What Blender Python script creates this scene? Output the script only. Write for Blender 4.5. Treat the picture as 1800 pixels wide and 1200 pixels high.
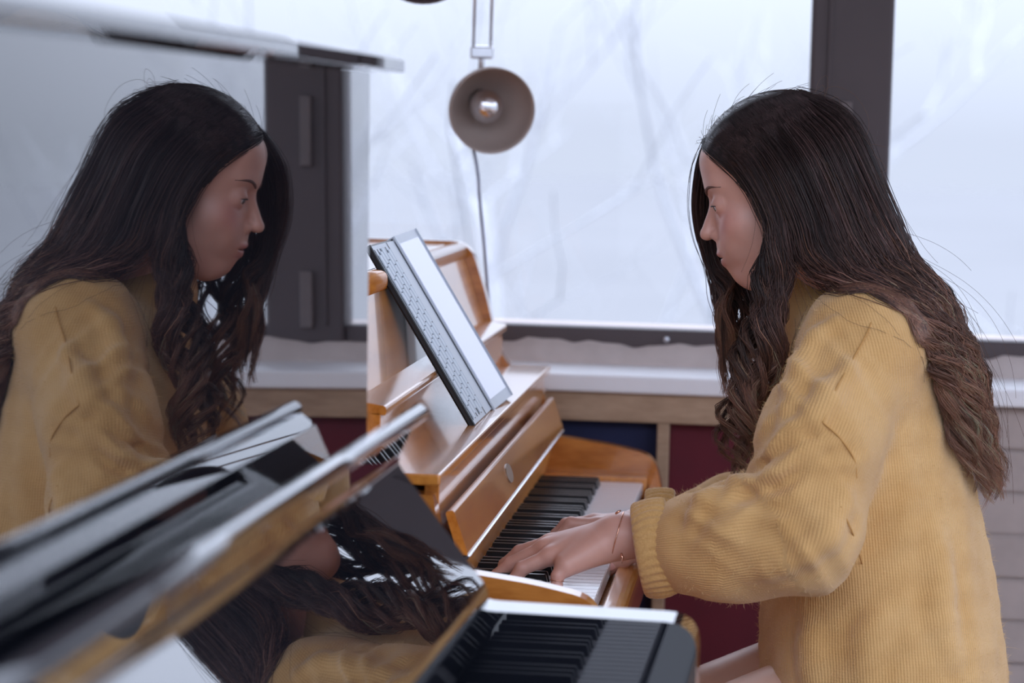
import bpy, bmesh, math, random
import numpy as np
from mathutils import Vector, Matrix

for o in list(bpy.data.objects):
    bpy.data.objects.remove(o)
scene = bpy.context.scene
col = scene.collection
R = math.radians

# ------------------------------------------------------------------ camera
CAMZ = 1.245
cam_d = bpy.data.cameras.new('camera')
cam = bpy.data.objects.new('camera', cam_d)
col.objects.link(cam)
cam_d.sensor_width = 36.0
cam_d.lens = 100.0
cam_d.clip_start = 0.05
cam_d.clip_end = 1000
CM = Matrix.Rotation(R(5.366), 4, 'Z') @ Matrix.Rotation(R(90 - 4.327), 4, 'X') @ Matrix.Rotation(R(1.6), 4, 'Z')
cam.matrix_world = Matrix.Translation((0, 0, CAMZ)) @ CM
cam_d.dof.use_dof = True
cam_d.dof.focus_distance = 3.38
cam_d.dof.aperture_fstop = 5.0
scene.camera = cam
CMn = np.array(CM.to_3x3())

def at(px, py, Y):
    """world point that stands at depth Y (metres from the camera towards the window)"""
    d = CMn @ np.array([px - 900.0, 600.0 - py, -5000.0])
    d = d * (Y / d[1])
    return np.array([d[0], d[1], d[2] + CAMZ])

# ------------------------------------------------------------------ world / light
world = bpy.data.worlds.new('World')
scene.world = world
world.use_nodes = True
wt = world.node_tree
wt.nodes.clear()
wo = wt.nodes.new('ShaderNodeOutputWorld')
wb = wt.nodes.new('ShaderNodeBackground')
tc = wt.nodes.new('ShaderNodeTexCoord')
sx = wt.nodes.new('ShaderNodeSeparateXYZ')
mr = wt.nodes.new('ShaderNodeMapRange')          # overcast sky: three times brighter overhead
mr.inputs['From Min'].default_value = 0.0
mr.inputs['From Max'].default_value = 1.0
mr.inputs['To Min'].default_value = 0.90
mr.inputs['To Max'].default_value = 6.2
wb.inputs['Color'].default_value = (0.765, 0.85, 1.05, 1)
wt.links.new(tc.outputs['Generated'], sx.inputs[0])
wt.links.new(sx.outputs['Z'], mr.inputs['Value'])
wt.links.new(mr.outputs[0], wb.inputs['Strength'])
wt.links.new(wb.outputs[0], wo.inputs[0])

vs = scene.view_settings
vs.view_transform = 'Standard'
vs.look = 'None'
vs.exposure = 0.0
vs.gamma = 1.0
vs.use_curve_mapping = False

rng = np.random.default_rng(7)
random.seed(7)

# ------------------------------------------------------------------ materials
def srgb(r, g, b):
    f = lambda c: ((c / 255 + 0.055) / 1.055) ** 2.4 if c > 10 else c / 255 / 12.92
    return (f(r), f(g), f(b), 1)

class MB:
    def __init__(s, name):
        s.m = bpy.data.materials.new(name)
        s.m.use_nodes = True
        s.t = s.m.node_tree
        s.b = s.t.nodes['Principled BSDF']
    def n(s, typ, **kw):
        nd = s.t.nodes.new(typ)
        for k, v in kw.items():
            if k in nd.inputs:
                nd.inputs[k].default_value = v
            else:
                setattr(nd, k, v)
        return nd
    def l(s, a, b):
        s.t.links.new(a, b)
    def coords(s, scale=(1, 1, 1), kind='Object'):
        c = s.n('ShaderNodeTexCoord')
        mp = s.n('ShaderNodeMapping')
        mp.inputs['Scale'].default_value = scale
        s.l(c.outputs[kind], mp.inputs[0])
        return mp.outputs[0]
    def ramp(s, fac, stops):
        r = s.n('ShaderNodeValToRGB')
        e = r.color_ramp.elements
        while len(e) < len(stops):
            e.new(0.5)
        for i, (p, c) in enumerate(stops):
            e[i].position = p
            e[i].color = c
        s.l(fac, r.inputs[0])
        return r.outputs[0]
    def bump(s, h, strength=0.3, dist=0.001):
        b = s.n('ShaderNodeBump')
        b.inputs['Strength'].default_value = strength
        b.inputs['Distance'].default_value = dist
        s.l(h, b.inputs['Height'])
        s.l(b.outputs[0], s.b.inputs['Normal'])

def plain(name, c, rough=0.5, metal=0.0, ior=1.5, coat=0.0, var=0.06, scale=30, bump=0.0):
    k = MB(name)
    k.b.inputs['Roughness'].default_value = rough
    k.b.inputs['Metallic'].default_value = metal
    k.b.inputs['IOR'].default_value = ior
    k.b.inputs['Coat Weight'].default_value = coat
    k.b.inputs['Coat Roughness'].default_value = 0.03
    nz = k.n('ShaderNodeTexNoise', Scale=scale, Detail=3.0)
    k.l(k.coords(), nz.inputs['Vector'])
    lo = tuple(max(0, x * (1 - var)) for x in c[:3]) + (1,)
    hi = tuple(min(1, x * (1 + var)) for x in c[:3]) + (1,)
    k.l(k.ramp(nz.outputs[0], [(0.3, lo), (0.7, hi)]), k.b.inputs['Base Color'])
    if bump:
        k.bump(nz.outputs[0], bump, 0.002)
    return k.m

def wood(name, c1, c2, scale, rough=0.25, coat=1.0):
    k = MB(name)
    co = k.coords(scale)
    nz = k.n('ShaderNodeTexNoise', Scale=3.0, Detail=6.0, Roughness=0.6)
    k.l(co, nz.inputs['Vector'])
    n2 = k.n('ShaderNodeTexNoise', Scale=14.0, Detail=4.0)
    k.l(co, n2.inputs['Vector'])
    mx = k.n('ShaderNodeMath', operation='MULTIPLY_ADD')
    mx.inputs[1].default_value = 0.35
    k.l(n2.outputs[0], mx.inputs[0])
    k.l(nz.outputs[0], mx.inputs[2])
    k.l(k.ramp(mx.outputs[0], [(0.45, c1), (0.85, c2)]), k.b.inputs['Base Color'])
    k.b.inputs['Roughness'].default_value = rough
    k.b.inputs['Coat Weight'].default_value = coat
    k.b.inputs['Coat Roughness'].default_value = 0.06
    k.bump(n2.outputs[0], 0.06, 0.001)
    return k.m

M = {}
M['wood'] = wood('honey_wood', srgb(180, 106, 36), srgb(220, 146, 66), (14, 1.2, 14), 0.25, 0.8)
M['wood_satin'] = wood('honey_wood_satin', srgb(186, 112, 42), srgb(222, 150, 72), (14, 1.2, 14), 0.35, 0.15)
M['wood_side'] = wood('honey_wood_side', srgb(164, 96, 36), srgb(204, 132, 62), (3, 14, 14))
M['bench_wood'] = wood('raw_pine', srgb(150, 122, 98), srgb(186, 158, 132), (2, 10, 10), 0.7, 0.0)
M['black'] = plain('black_lacquer', (0.008, 0.009, 0.013), 0.015, 0, 1.5, 0.85, 0.05)
M['black'].node_tree.nodes['Principled BSDF'].inputs['Coat IOR'].default_value = 1.6
M['black'].node_tree.nodes['Principled BSDF'].inputs['Coat Roughness'].default_value = 0.015
M['white_key'] = plain('white_key', srgb(232, 232, 238), 0.18, 0, 1.5, 0.3, 0.02)
M['black_key'] = plain('black_key', (0.012, 0.012, 0.014), 0.28, 0, 1.5, 0.0)
M['key_wood'] = plain('key_wood', srgb(196, 160, 120), 0.6)
M['steel'] = plain('steel', (0.55, 0.56, 0.6), 0.25, 1.0)
M['gold'] = plain('rose_gold', (0.75, 0.42, 0.30), 0.25, 1.0)
M['felt'] = plain('red_felt', srgb(70, 14, 18), 0.9)
M['frame'] = plain('dark_window_frame', srgb(78, 68, 70), 0.5, 0, 1.45, 0, 0.06, 8)
M['plaster'] = plain('plaster', srgb(196, 184, 180), 0.85, 0, 1.45, 0, 0.08, 25, 0.5)
M['sill'] = plain('sill_paint', srgb(240, 241, 246), 0.35, 0, 1.5, 0, 0.03, 12)
M['wall'] = plain('wall_paint', srgb(182, 170, 166), 0.8, 0, 1.45, 0, 0.05, 10, 0.2)
M['latch'] = plain('latch_metal', srgb(104, 94, 94), 0.5)
M['inlay'] = plain('grey_inlay', srgb(150, 128, 108), 0.4)
M['brick'] = plain('painted_brick', srgb(178, 166, 162), 0.8, 0, 1.45, 0, 0.07, 20, 0.4)
M['shading_ceiling'] = plain('ceiling_paint', srgb(215, 212, 214), 0.9)
M['floor'] = wood('floor_boards', srgb(96, 66, 46), srgb(138, 100, 70), (1.2, 12, 12), 0.4, 0.1)
M['blue'] = plain('navy_panel', srgb(26, 34, 72), 0.7, 0, 1.45, 0, 0.1, 30)
M['maroon'] = plain('maroon_panel', srgb(92, 14, 34), 0.65, 0, 1.45, 0, 0.12, 12)
M['shade'] = plain('lamp_enamel', srgb(176, 160, 152), 0.45, 0, 1.5, 0.1, 0.03)
M['shade_dark'] = plain('brown_lamp_enamel', srgb(74, 56, 56), 0.45, 0, 1.5, 0.1, 0.05)
M['chrome'] = plain('chrome', (0.8, 0.8, 0.84), 0.12, 1.0)
M['cord'] = plain('cord', srgb(150, 156, 176), 0.6)
M['tablet_grey'] = plain('tablet_grey', srgb(196, 206, 218), 0.35, 0.0, 1.5, 0, 0.02)
M['tablet_dark'] = plain('tablet_dark', srgb(22, 22, 26), 0.35)
M['tablet_key'] = plain('tablet_key', srgb(206, 218, 230), 0.4, 0, 1.5, 0, 0.02)
M['bench_black'] = plain('bench_vinyl', srgb(24, 24, 28), 0.4)
M['bark'] = plain('hazy_frosted_bark', (0.47, 0.475, 0.50, 1), 0.9, 0, 1.4, 0, 0.05, 3)  # pale colour paints in the haze over the trees
M['ground'] = plain('hazy_ground', (0.20,0.20,0.203), 1.0, 0, 1.0, 0, 0.03, 0.1)
M['block_white'] = plain('far_facade', srgb(214, 216, 226), 0.9, 0, 1.4, 0, 0.04, 1)

k = MB('screen')                                   # bright tablet display
k.b.inputs['Base Color'].default_value = srgb(210, 216, 238)
k.b.inputs['Roughness'].default_value = 0.08
k.b.inputs['Emission Color'].default_value = srgb(226, 232, 250)
k.b.inputs['Emission Strength'].default_value = 0.12
M['screen'] = k.m

k = MB('window_glass')
k.t.nodes.remove(k.b)
tr = k.n('ShaderNodeBsdfTransparent')
gl = k.n('ShaderNodeBsdfGlossy')
gl.inputs['Roughness'].default_value = 0.0
fr = k.n('ShaderNodeFresnel')
fr.inputs[0].default_value = 1.3
mxs = k.n('ShaderNodeMixShader')
k.l(fr.outputs[0], mxs.inputs[0]); k.l(tr.outputs[0], mxs.inputs[1]); k.l(gl.outputs[0], mxs.inputs[2])
k.l(mxs.outputs[0], k.t.nodes['Material Output'].inputs[0])
M['glass'] = k.m

# skin
k = MB('skin')
k.b.inputs['Roughness'].default_value = 0.42
k.b.inputs['Subsurface Weight'].default_value = 0.12
k.b.inputs['Subsurface Radius'].default_value = (0.012, 0.005, 0.003)
k.b.inputs['Subsurface Scale'].default_value = 0.5
vc = k.n('ShaderNodeVertexColor', layer_name='tint')
nz = k.n('ShaderNodeTexNoise', Scale=60.0, Detail=4.0)
k.l(k.coords(), nz.inputs['Vector'])
mxc = k.n('ShaderNodeMix', data_type='RGBA', blend_type='MULTIPLY')
mxc.inputs[0].default_value = 0.25
k.l(vc.outputs[0], mxc.inputs[6]); k.l(k.ramp(nz.outputs[0], [(0.3, (.8, .78, .78, 1)), (0.7, (1, 1, 1, 1))]), mxc.inputs[7])
k.l(mxc.outputs[2], k.b.inputs['Base Color'])
n2 = k.n('ShaderNodeTexNoise', Scale=600.0, Detail=2.0)
k.l(k.coords(), n2.inputs['Vector'])
k.bump(n2.outputs[0], 0.05, 0.0005)
M['skin'] = k.m
M['nail'] = plain('nail', srgb(226, 172, 166), 0.2)
M['lash'] = plain('lash', (0.012, 0.009, 0.010), 0.6)
M['brow'] = plain('brow', srgb(104, 74, 66), 0.8)
M['eye_white'] = plain('eye_white', srgb(220, 214, 214), 0.15)
M['iris'] = plain('iris', (0.02, 0.012, 0.008), 0.1)

# knit wool: columns of stitches run along the second uv direction
k = MB('knit_wool')
uv = k.n('ShaderNodeUVMap', uv_map='knit')
sp = k.n('ShaderNodeSeparateXYZ')
k.l(uv.outputs[0], sp.inputs[0])
def mnode(op, a, b=None, c=None):
    m = k.n('ShaderNodeMath', operation=op)
    for i, v in enumerate((a, b, c)):
        if v is None: continue
        if isinstance(v, (int, float)): m.inputs[i].default_value = v
        else: k.l(v, m.inputs[i])
    return m.outputs[0]
per = 0.0030
u = mnode('MULTIPLY', sp.outputs[0], 2 * math.pi / per)
su = mnode('SINE', u)
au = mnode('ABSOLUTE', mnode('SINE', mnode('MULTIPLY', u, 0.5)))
vph = mnode('MULTIPLY_ADD', au, 1.6, mnode('MULTIPLY', sp.outputs[1], 2 * math.pi / 0.0034))
sv = mnode('SINE', vph)
nz = k.n('ShaderNodeTexNoise', Scale=500.0, Detail=3.0)
k.l(k.coords(), nz.inputs['Vector'])
nb = k.n('ShaderNodeTexNoise', Scale=18.0, Detail=3.0)
k.l(k.coords(), nb.inputs['Vector'])
hgt = mnode('ADD', mnode('ADD', mnode('MULTIPLY', au, 0.9), mnode('MULTIPLY', sv, 0.10)), mnode('MULTIPLY', nz.outputs[0], 0.9))
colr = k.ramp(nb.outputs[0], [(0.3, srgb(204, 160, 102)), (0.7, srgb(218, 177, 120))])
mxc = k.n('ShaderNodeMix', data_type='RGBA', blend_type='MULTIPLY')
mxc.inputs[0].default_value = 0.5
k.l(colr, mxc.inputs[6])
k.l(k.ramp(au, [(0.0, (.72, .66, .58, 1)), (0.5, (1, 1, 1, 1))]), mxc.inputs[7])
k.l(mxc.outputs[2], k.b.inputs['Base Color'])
k.b.inputs['Roughness'].default_value = 0.95
k.b.inputs['Specular IOR Level'].default_value = 0.1
k.b.inputs['Sheen Weight'].default_value = 0.5
k.b.inputs['Sheen Roughness'].default_value = 0.5
k.b.inputs['Sheen Tint'].default_value = (1, 0.92, 0.8, 1)
k.bump(hgt, 0.55, 0.0012)
M['knit'] = k.m
k = MB('knit_rib')
k.b.inputs['Roughness'].default_value = 0.95
k.b.inputs['Specular IOR Level'].default_value = 0.1
k.b.inputs['Sheen Weight'].default_value = 0.4
nz = k.n('ShaderNodeTexNoise', Scale=450.0, Detail=3.0)
k.l(k.coords(), nz.inputs['Vector'])
k.l(k.ramp(nz.outputs[0], [(0.3, srgb(198, 156, 96)), (0.7, srgb(214, 174, 116))]), k.b.inputs['Base Color'])
k.bump(nz.outputs[0], 0.6, 0.0012)
M['rib'] = k.m
k = MB('wool_fuzz')
k.b.inputs['Base Color'].default_value = srgb(226, 194, 140)
k.b.inputs['Roughness'].default_value = 0.9
M['fuzz'] = k.m
k = MB('seam')
k.b.inputs['Base Color'].default_value = srgb(192, 146, 86)
k.b.inputs['Roughness'].default_value = 0.95
M['seam'] = k.m

# hair: dark roots, brown dyed tips (vertex colours hold the dye), light shines through thin locks
k = MB('hair')
vc = k.n('ShaderNodeVertexColor', layer_name='dye')
k.l(vc.outputs[0], k.b.inputs['Base Color'])
k.b.inputs['Roughness'].default_value = 0.30
k.b.inputs['Specular IOR Level'].default_value = 0.6
tl = k.n('ShaderNodeBsdfTranslucent')
k.l(vc.outputs[0], tl.inputs[0])
ad = k.n('ShaderNodeMixShader')
ad.inputs[0].default_value = 0.3
k.l(k.b.outputs[0], ad.inputs[1]); k.l(tl.outputs[0], ad.inputs[2])
k.l(ad.outputs[0], k.t.nodes['Material Output'].inputs[0])
M['hair'] = k.m
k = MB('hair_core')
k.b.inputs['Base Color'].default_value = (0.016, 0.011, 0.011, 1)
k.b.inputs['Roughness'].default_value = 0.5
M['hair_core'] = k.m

# ------------------------------------------------------------------ mesh helpers
def link(name, verts, faces, mat, parent=None, smooth=False):
    me = bpy.data.meshes.new(name)
    if isinstance(verts, np.ndarray):
        verts = verts.tolist()
    if isinstance(faces, np.ndarray):
        faces = faces.tolist()
    me.from_pydata(verts, [], faces)
    me.materials.append(mat)
    if smooth:
        me.polygons.foreach_set('use_smooth', np.ones(len(me.polygons), dtype=bool))
    me.update()
    o = bpy.data.objects.new(name, me)
    col.objects.link(o)
    if parent:
        o.parent = parent
    return o

def fast_mesh(name, V, F, mat, parent=None, smooth=True):
    """big mesh from numpy arrays, all faces with the same number of corners"""
    me = bpy.data.meshes.new(name)
    V = np.ascontiguousarray(V, dtype=np.float32)
    F = np.ascontiguousarray(F, dtype=np.int32)
    n, c = F.shape
    me.vertices.add(len(V)); me.vertices.foreach_set('co', V.ravel())
    me.loops.add(n * c); me.loops.foreach_set('vertex_index', F.ravel())
    me.polygons.add(n); me.polygons.foreach_set('loop_start', np.arange(0, n * c, c, dtype=np.int32))
    me.polygons.foreach_set('use_smooth', np.full(n, smooth))
    me.update(calc_edges=True)
    me.validate()
    me.materials.append(mat)
    o = bpy.data.objects.new(name, me)
    col.objects.link(o)
    if parent:
        o.parent = parent
    return o

def bm_obj(name, bm, mat, parent=None, smooth=False, bevel=0.0, seg=2):
    if bevel:
        ed = [e for e in bm.edges if len(e.link_faces) == 2 and e.calc_face_angle(0) > 0.5]
        bmesh.ops.bevel(bm, geom=ed, offset=bevel, segments=seg, affect='EDGES', profile=0.5, clamp_overlap=True)
    bmesh.ops.recalc_face_normals(bm, faces=bm.faces)
    me = bpy.data.meshes.new(name)
    bm.to_mesh(me); bm.free()
    me.materials.append(mat)
    if smooth:
        for p in me.polygons: p.use_smooth = True
    o = bpy.data.objects.new(name, me)
    col.objects.link(o)
    if parent: o.parent = parent
    return o

def box(name, lo, hi, mat, parent=None, bevel=0.003, seg=2):
    bm = bmesh.new()
    bmesh.ops.create_cube(bm, size=1)
    for v in bm.verts:
        v.co = Vector([lo[i] + (v.co[i] + 0.5) * (hi[i] - lo[i]) for i in range(3)])
    return bm_obj(name, bm, mat, parent, False, bevel, seg)

def prism(name, prof, y0, y1, mat, parent=None, bevel=0.002, smooth=False, seg=2):
    """profile in (x, z), extruded along y"""
    bm = bmesh.new()
    a = [bm.verts.new((x, y0, z)) for x, z in prof]
    b = [bm.verts.new((x, y1, z)) for x, z in prof]
    bm.faces.new(a); bm.faces.new(b[::-1])
    n = len(prof)
    for i in range(n):
        bm.faces.new((a[i], b[i], b[(i + 1) % n], a[(i + 1) % n]))
    return bm_obj(name, bm, mat, parent, smooth, bevel, seg)

def rounded(pts, r, n=5):
    """polygon with its corners rounded; r: radius or list of radii"""
    out = []
    m = len(pts)
    for i in range(m):
        ri = r[i] if isinstance(r, (list, tuple)) else r
        p = Vector(pts[i]); a = Vector(pts[i - 1]) - p; b = Vector(pts[(i + 1) % m]) - p
        if ri <= 0:
            out.append(tuple(p)); continue
        d = min(ri, a.length * 0.49, b.length * 0.49)
        A = p + a.normalized() * d; B = p + b.normalized() * d
        for j in range(n + 1):
            t = j / n
            out.append(tuple(A * (1 - t) ** 2 + p * 2 * t * (1 - t) + B * t * t))
    return out

def catmull(P, n):
    P = np.asarray(P, float)
    Q = np.vstack([2 * P[0] - P[1], P, 2 * P[-1] - P[-2]])
    m = len(P) - 1
    t = np.linspace(0, m, n)
    i = np.minimum(t.astype(int), m - 1)
    f = (t - i)[:, None]
    p0, p1, p2, p3 = Q[i], Q[i + 1], Q[i + 2], Q[i + 3]
    return 0.5 * (2 * p1 + (p2 - p0) * f + (2 * p0 - 5 * p1 + 4 * p2 - p3) * f ** 2 + (3 * p1 - p0 - 3 * p2 + p3) * f ** 3)

def tube(name, path, r, mat, parent=None, seg=8, closed=False, caps=True):
    P = np.asarray(path, float)
    n = len(P)
    rr = np.full(n, r) if np.isscalar(r) else np.asarray(r)
    V, F = [], []
    up = np.array([0.13, 0.21, 0.97])
    for i in range(n):
        if closed:
            t = P[(i + 1) % n] - P[i - 1]
        else:
            t = P[min(i + 1, n - 1)] - P[max(i - 1, 0)]
        t = t / np.linalg.norm(t)
        a = np.cross(t, up); 
        if np.linalg.norm(a) < 0.05: a = np.cross(t, np.array([1.0, 0, 0]))
        a /= np.linalg.norm(a); b = np.cross(t, a)
        for j in range(seg):
            th = 2 * math.pi * j / seg
            V.append(P[i] + rr[i] * (math.cos(th) * a + math.sin(th) * b))
    m = n if closed else n - 1
    for i in range(m):
        for j in range(seg):
            i2 = (i + 1) % n
            F.append((i * seg + j, i * seg + (j + 1) % seg, i2 * seg + (j + 1) % seg, i2 * seg + j))
    if caps and not closed:
        F.append(tuple(range(seg))[::-1]); F.append(tuple((n - 1) * seg + j for j in range(seg)))
    return link(name, [tuple(v) for v in V], F, mat, parent, True)

def lathe(name, prof, mat, M4, parent=None, seg=32):
    """profile (radius, height) turned round local z, placed with M4"""
    V, F = [], []
    n = len(prof)
    for j in range(seg):
        th = 2 * math.pi * j / seg
        for r, h in prof:
            V.append(tuple(M4 @ Vector((r * math.cos(th), r * math.sin(th), h))))
    for j in range(seg):
        for i in range(n - 1):
            j2 = (j + 1) % seg
            F.append((j * n + i, j2 * n + i, j2 * n + i + 1, j * n + i + 1))
    return link(name, V, F, mat, parent, True)

def tag(o, label, cat, group=None):
    o['label'] = label; o['category'] = cat
    if group: o['group'] = group
    return o

def struct(o):
    o['kind'] = 'structure'
    return o

def thing(name, loc, label, cat, group=None, rz=0.0):
    o = bpy.data.objects.new(name, None)
    o.empty_display_size = 0.05
    col.objects.link(o)
    o.location = loc
    o.rotation_euler = (0, 0, rz)
    tag(o, label, cat, group)
    return o

def keep(parent, *objs):
    """parent objects whose meshes are already in world coordinates"""
    inv = (Matrix.Translation(parent.location) @ parent.rotation_euler.to_matrix().to_4x4()).inverted()
    for o in objs:
        o.parent = parent
        o.matrix_parent_inverse = inv

# ------------------------------------------------------------------ the room
YW = 4.66                                        # glass plane
struct(box('floor', (-2.6, -2.4, -0.05), (3.4, 4.9, 0), M['floor'], bevel=0))
struct(box('shading_ceiling', (-2.6, 0.9, 2.9), (3.4, 4.9, 3.0), M['shading_ceiling'], bevel=0))  # out of view; added to block overhead sky, left open behind for light
struct(box('wall_left', (-2.7, -2.4, 0), (-2.6, 4.9, 2.9), M['wall'], bevel=0))
SILL = 0.862
wf = struct(box('wall_window', (-2.6, YW + 0.03, 0), (3.4, 4.9, SILL + 0.05), M['wall'], bevel=0))
struct(box('trim_1', (-2.6, YW + 0.03, 2.7), (3.4, 4.9, 2.9), M['wall'], bevel=0))

def zat(py, Y, px=1100): return float(at(px, py, Y)[2])
def xat(px, Y, py=500): return float(at(px, py, Y)[0])

mx0, mx1 = xat(1421, YW - 0.02, 200), xat(1566, YW - 0.02, 200)
fb0, fb1 = zat(611, YW - 0.02, 1100), zat(577, YW - 0.02, 1100)
wm = struct(box('trim_2', (mx0, YW - 0.03, fb0), (mx1, YW + 0.05, 2.75), M['frame'], bevel=0.006))
wm.name = 'trim_2'
# groove strips and the latch plate on the mullion
box('cover_strip', (mx0 + 0.028, YW - 0.036, fb1), (mx0 + 0.034, YW - 0.0302, 2.7), M['frame'], wm, 0.001)
zl = zat(235, YW - 0.05)
box('latch_plate', (mx0 + 0.050, YW - 0.042, zl - 0.055), (mx0 + 0.070, YW - 0.0302, zl + 0.062), M['latch'], wm, 0.003)
zl2 = zat(530, YW - 0.05)
box('latch_plate', (mx0 + 0.050, YW - 0.042, zl2 - 0.05), (mx0 + 0.072, YW - 0.0302, zl2 + 0.045), M['latch'], wm, 0.003)

def window(n, x0, x1):
    f = struct(box('window_%d' % n, (x0, YW - 0.02, fb0), (x1, YW + 0.04, fb1), M['frame'], bevel=0.004))
    box('head_frame', (x0, YW - 0.02, 2.66), (x1, YW + 0.04, 2.75), M['frame'], f, 0.004)
    for xa in (x0, x1 - 0.03):
        if n == 1 and xa == x0 or n == 2 and xa != x0:
            box('jamb', (xa, YW - 0.02, fb1), (xa + 0.03, YW + 0.04, 2.66), M['frame'], f, 0.004)
    box('pane', (x0 + 0.005, YW - 0.001, fb1), (x1 - 0.005, YW + 0.003, 2.66), M['glass'], f, 0)
    for i in range(6):
        xx = x0 + (i + 0.5) * (x1 - x0) / 6
        bm = bmesh.new()
        bmesh.ops.create_uvsphere(bm, u_segments=10, v_segments=6, radius=0.006)
        for v in bm.verts: v.co = Vector((v.co.x + xx, v.co.y * 0.5 + YW - 0.021, v.co.z + (fb0 + fb1) / 2))
        bm_obj('screw', bm, M['steel'], f, True)
window(1, -2.58, mx0)
window(2, mx1, 3.38)

# rough plaster strip under the frame, ragged along its top
V, F = [], []
xs = np.linspace(-2.58, 3.38, 240)
ph = rng.uniform(0, 6, 6)
rag = 0.004 * np.sin(xs * 23 + ph[0]) + 0.003 * np.sin(xs * 57 + ph[1]) + 0.002 * np.sin(xs * 131 + ph[2])
for x, r_ in zip(xs, rag):
    V += [(x, YW - 0.045, SILL - 0.002), (x, YW - 0.040, fb0 + 0.006 + r_), (x, YW + 0.03, fb0 + 0.010 + r_ * 0.5)]
for i in range(len(xs) - 1):
    for j in (0, 1):
        F.append((i * 3 + j, i * 3 + 3 + j, i * 3 + 4 + j, i * 3 + 1 + j))
struct(link('trim_3', V, F, M['plaster'], None, True))

YB = 4.43                                        # front of the storage bench under the window
struct(box('trim_4', (-2.58, YB - 0.012, SILL - 0.028), (3.38, YW + 0.03, SILL), M['sill'], None, 0.004))

# storage bench with open bays below the sill
zt0 = SILL - 0.028
zap = zat(742, YB, 1100)
sb = thing('storage_bench', (-1.0, YB, 0), 'pine storage bench under the window sill with navy and maroon panels', 'bench')
bx0, bx1 = -2.3, xat(1580, YB, 800)
parts = [box('apron', (bx0, YB, zap), (bx1, YB + 0.03, zt0), M['bench_wood'], None, 0.002)]
px_posts = [xat(1161, YB, 900)]
xp = px_posts[0]
posts = [xp - 1.3, xp - 0.87, xp - 0.435, xp, xp + 0.38]
for i, x in enumerate(posts):
    parts.append(box('post', (x - 0.0095, YB + 0.001, 0), (x + 0.0095, YB + 0.03, zap), M['bench_wood'], None, 0.002))
for i in range(len(posts) - 1):
    m = M['blue'] if i % 2 == 0 else M['maroon']
    p = box('panel', (posts[i] + 0.0095, YB + 0.028, 0.02), (posts[i + 1] - 0.0095, YB + 0.036, zap), m, None, 0.001)
    p['label'] = 'navy panel' if i % 2 == 0 else 'maroon panel'
    parts.append(p)
keep(sb, *parts)

# painted brick wall to the right of the bench
wr = struct(box('wall_brick', (bx1 + 0.001, YB + 0.0255, 0), (3.38, YW + 0.029, zt0 - 0.001), M['wall'], None, 0))
bm = bmesh.new()
bmesh.ops.create_cube(bm, size=1)
for v in bm.verts: v.co = Vector((v.co.x * 0.211, v.co.y * 0.05, v.co.z * 0.0638))
bmesh.ops.bevel(bm, geom=list(bm.edges), offset=0.003, segments=2, affect='EDGES')
brick_me = bpy.data.meshes.new('brick'); bm.to_mesh(brick_me); bm.free()
brick_me.materials.append(M['brick'])
for r_ in range(13):
    z = zt0 - 0.036 - r_ * 0.067
    for c in range(5):
        x = bx1 + 0.12 + c * 0.215 + (0.107 if r_ % 2 else 0)
        o = bpy.data.objects.new('brick', brick_me)
        o.location = (x, YB + 0.044 + rng.uniform(-.002, .002), z)
        col.objects.link(o); o.parent = wr

# ------------------------------------------------------------------ outside
struct(box('ground', (-150, 6.0, -4.3), (150, 300, -4.0), M['ground'], None, 0))
def tree(x, y, h, seed, label):
    rs = np.random.default_rng(seed)
    root = thing('bare_tree', (x, y, -4.0), label, 'tree', 'frosted trees outside')
    def branch(p, d, L, r, depth, acc):
        n = 5
        pts = [p]
        for i in range(n):
            d = d + rs.normal(0, 0.10, 3) + np.array([0, 0, 0.05])
            d = d / np.linalg.norm(d)
            pts.append(pts[-1] + d * L / n)
        acc.append((np.array(pts), np.linspace(r, r * 0.55, n + 1)))
        if depth == 0: return
        for _ in range(3 if depth > 1 else 4):
            i = rs.integers(2, n + 1)
            a = rs.uniform(0, 2 * math.pi)
            side = np.array([math.cos(a), math.sin(a), 0.35])
            nd = d * 0.65 + side * 0.75
            branch(pts[i], nd / np.linalg.norm(nd), L * rs.uniform(.5, .75), r * 0.5, depth - 1, acc)
    acc = []
    branch(np.array([0., 0, 0]), np.array([0., 0, 1]), h * 0.5, h * 0.010, 4, acc)
    def mk(name, items):
        V, F = [], []
        for P, rr in items:
            b = len(V); s = 4
            for q, r in zip(P, rr):
                for j in range(s):
                    th = 2 * math.pi * j / s
                    V.append((q[0] + r * math.cos(th), q[1] + r * math.sin(th), q[2]))
            for i in range(len(P) - 1):
                for j in range(s):
                    F.append((b + i * s + j, b + i * s + (j + 1) % s, b + (i + 1) * s + (j + 1) % s, b + (i + 1) * s + j))
        return link(name, V, F, M['bark'], root, True)
    mk('trunk', acc[:1]); mk('branches', acc[1:])
tl_ = [(-3.4, 14, 8, 'leftmost pale bare tree outside the window'),
       (-2.9, 31, 9, 'pale bare tree outside the window behind the round lamp'),
       (-0.9, 21, 8, 'pale bare tree outside the window left of the woman'),
       (0.6, 40, 9, 'pale bare tree outside behind the window post'),
       (1.25, 12, 7, 'pale bare tree outside the right window pane'),
       (9.4, 48, 9, 'pale bare tree outside, right of the photo edge, seen in the black piano'),
       (6.0, 27, 9, 'far right pale bare tree outside, seen in the black piano')]
for i, (x, y, h, lb) in enumerate(tl_):
    tree(x, y, h, 30 + i, lb)

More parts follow.
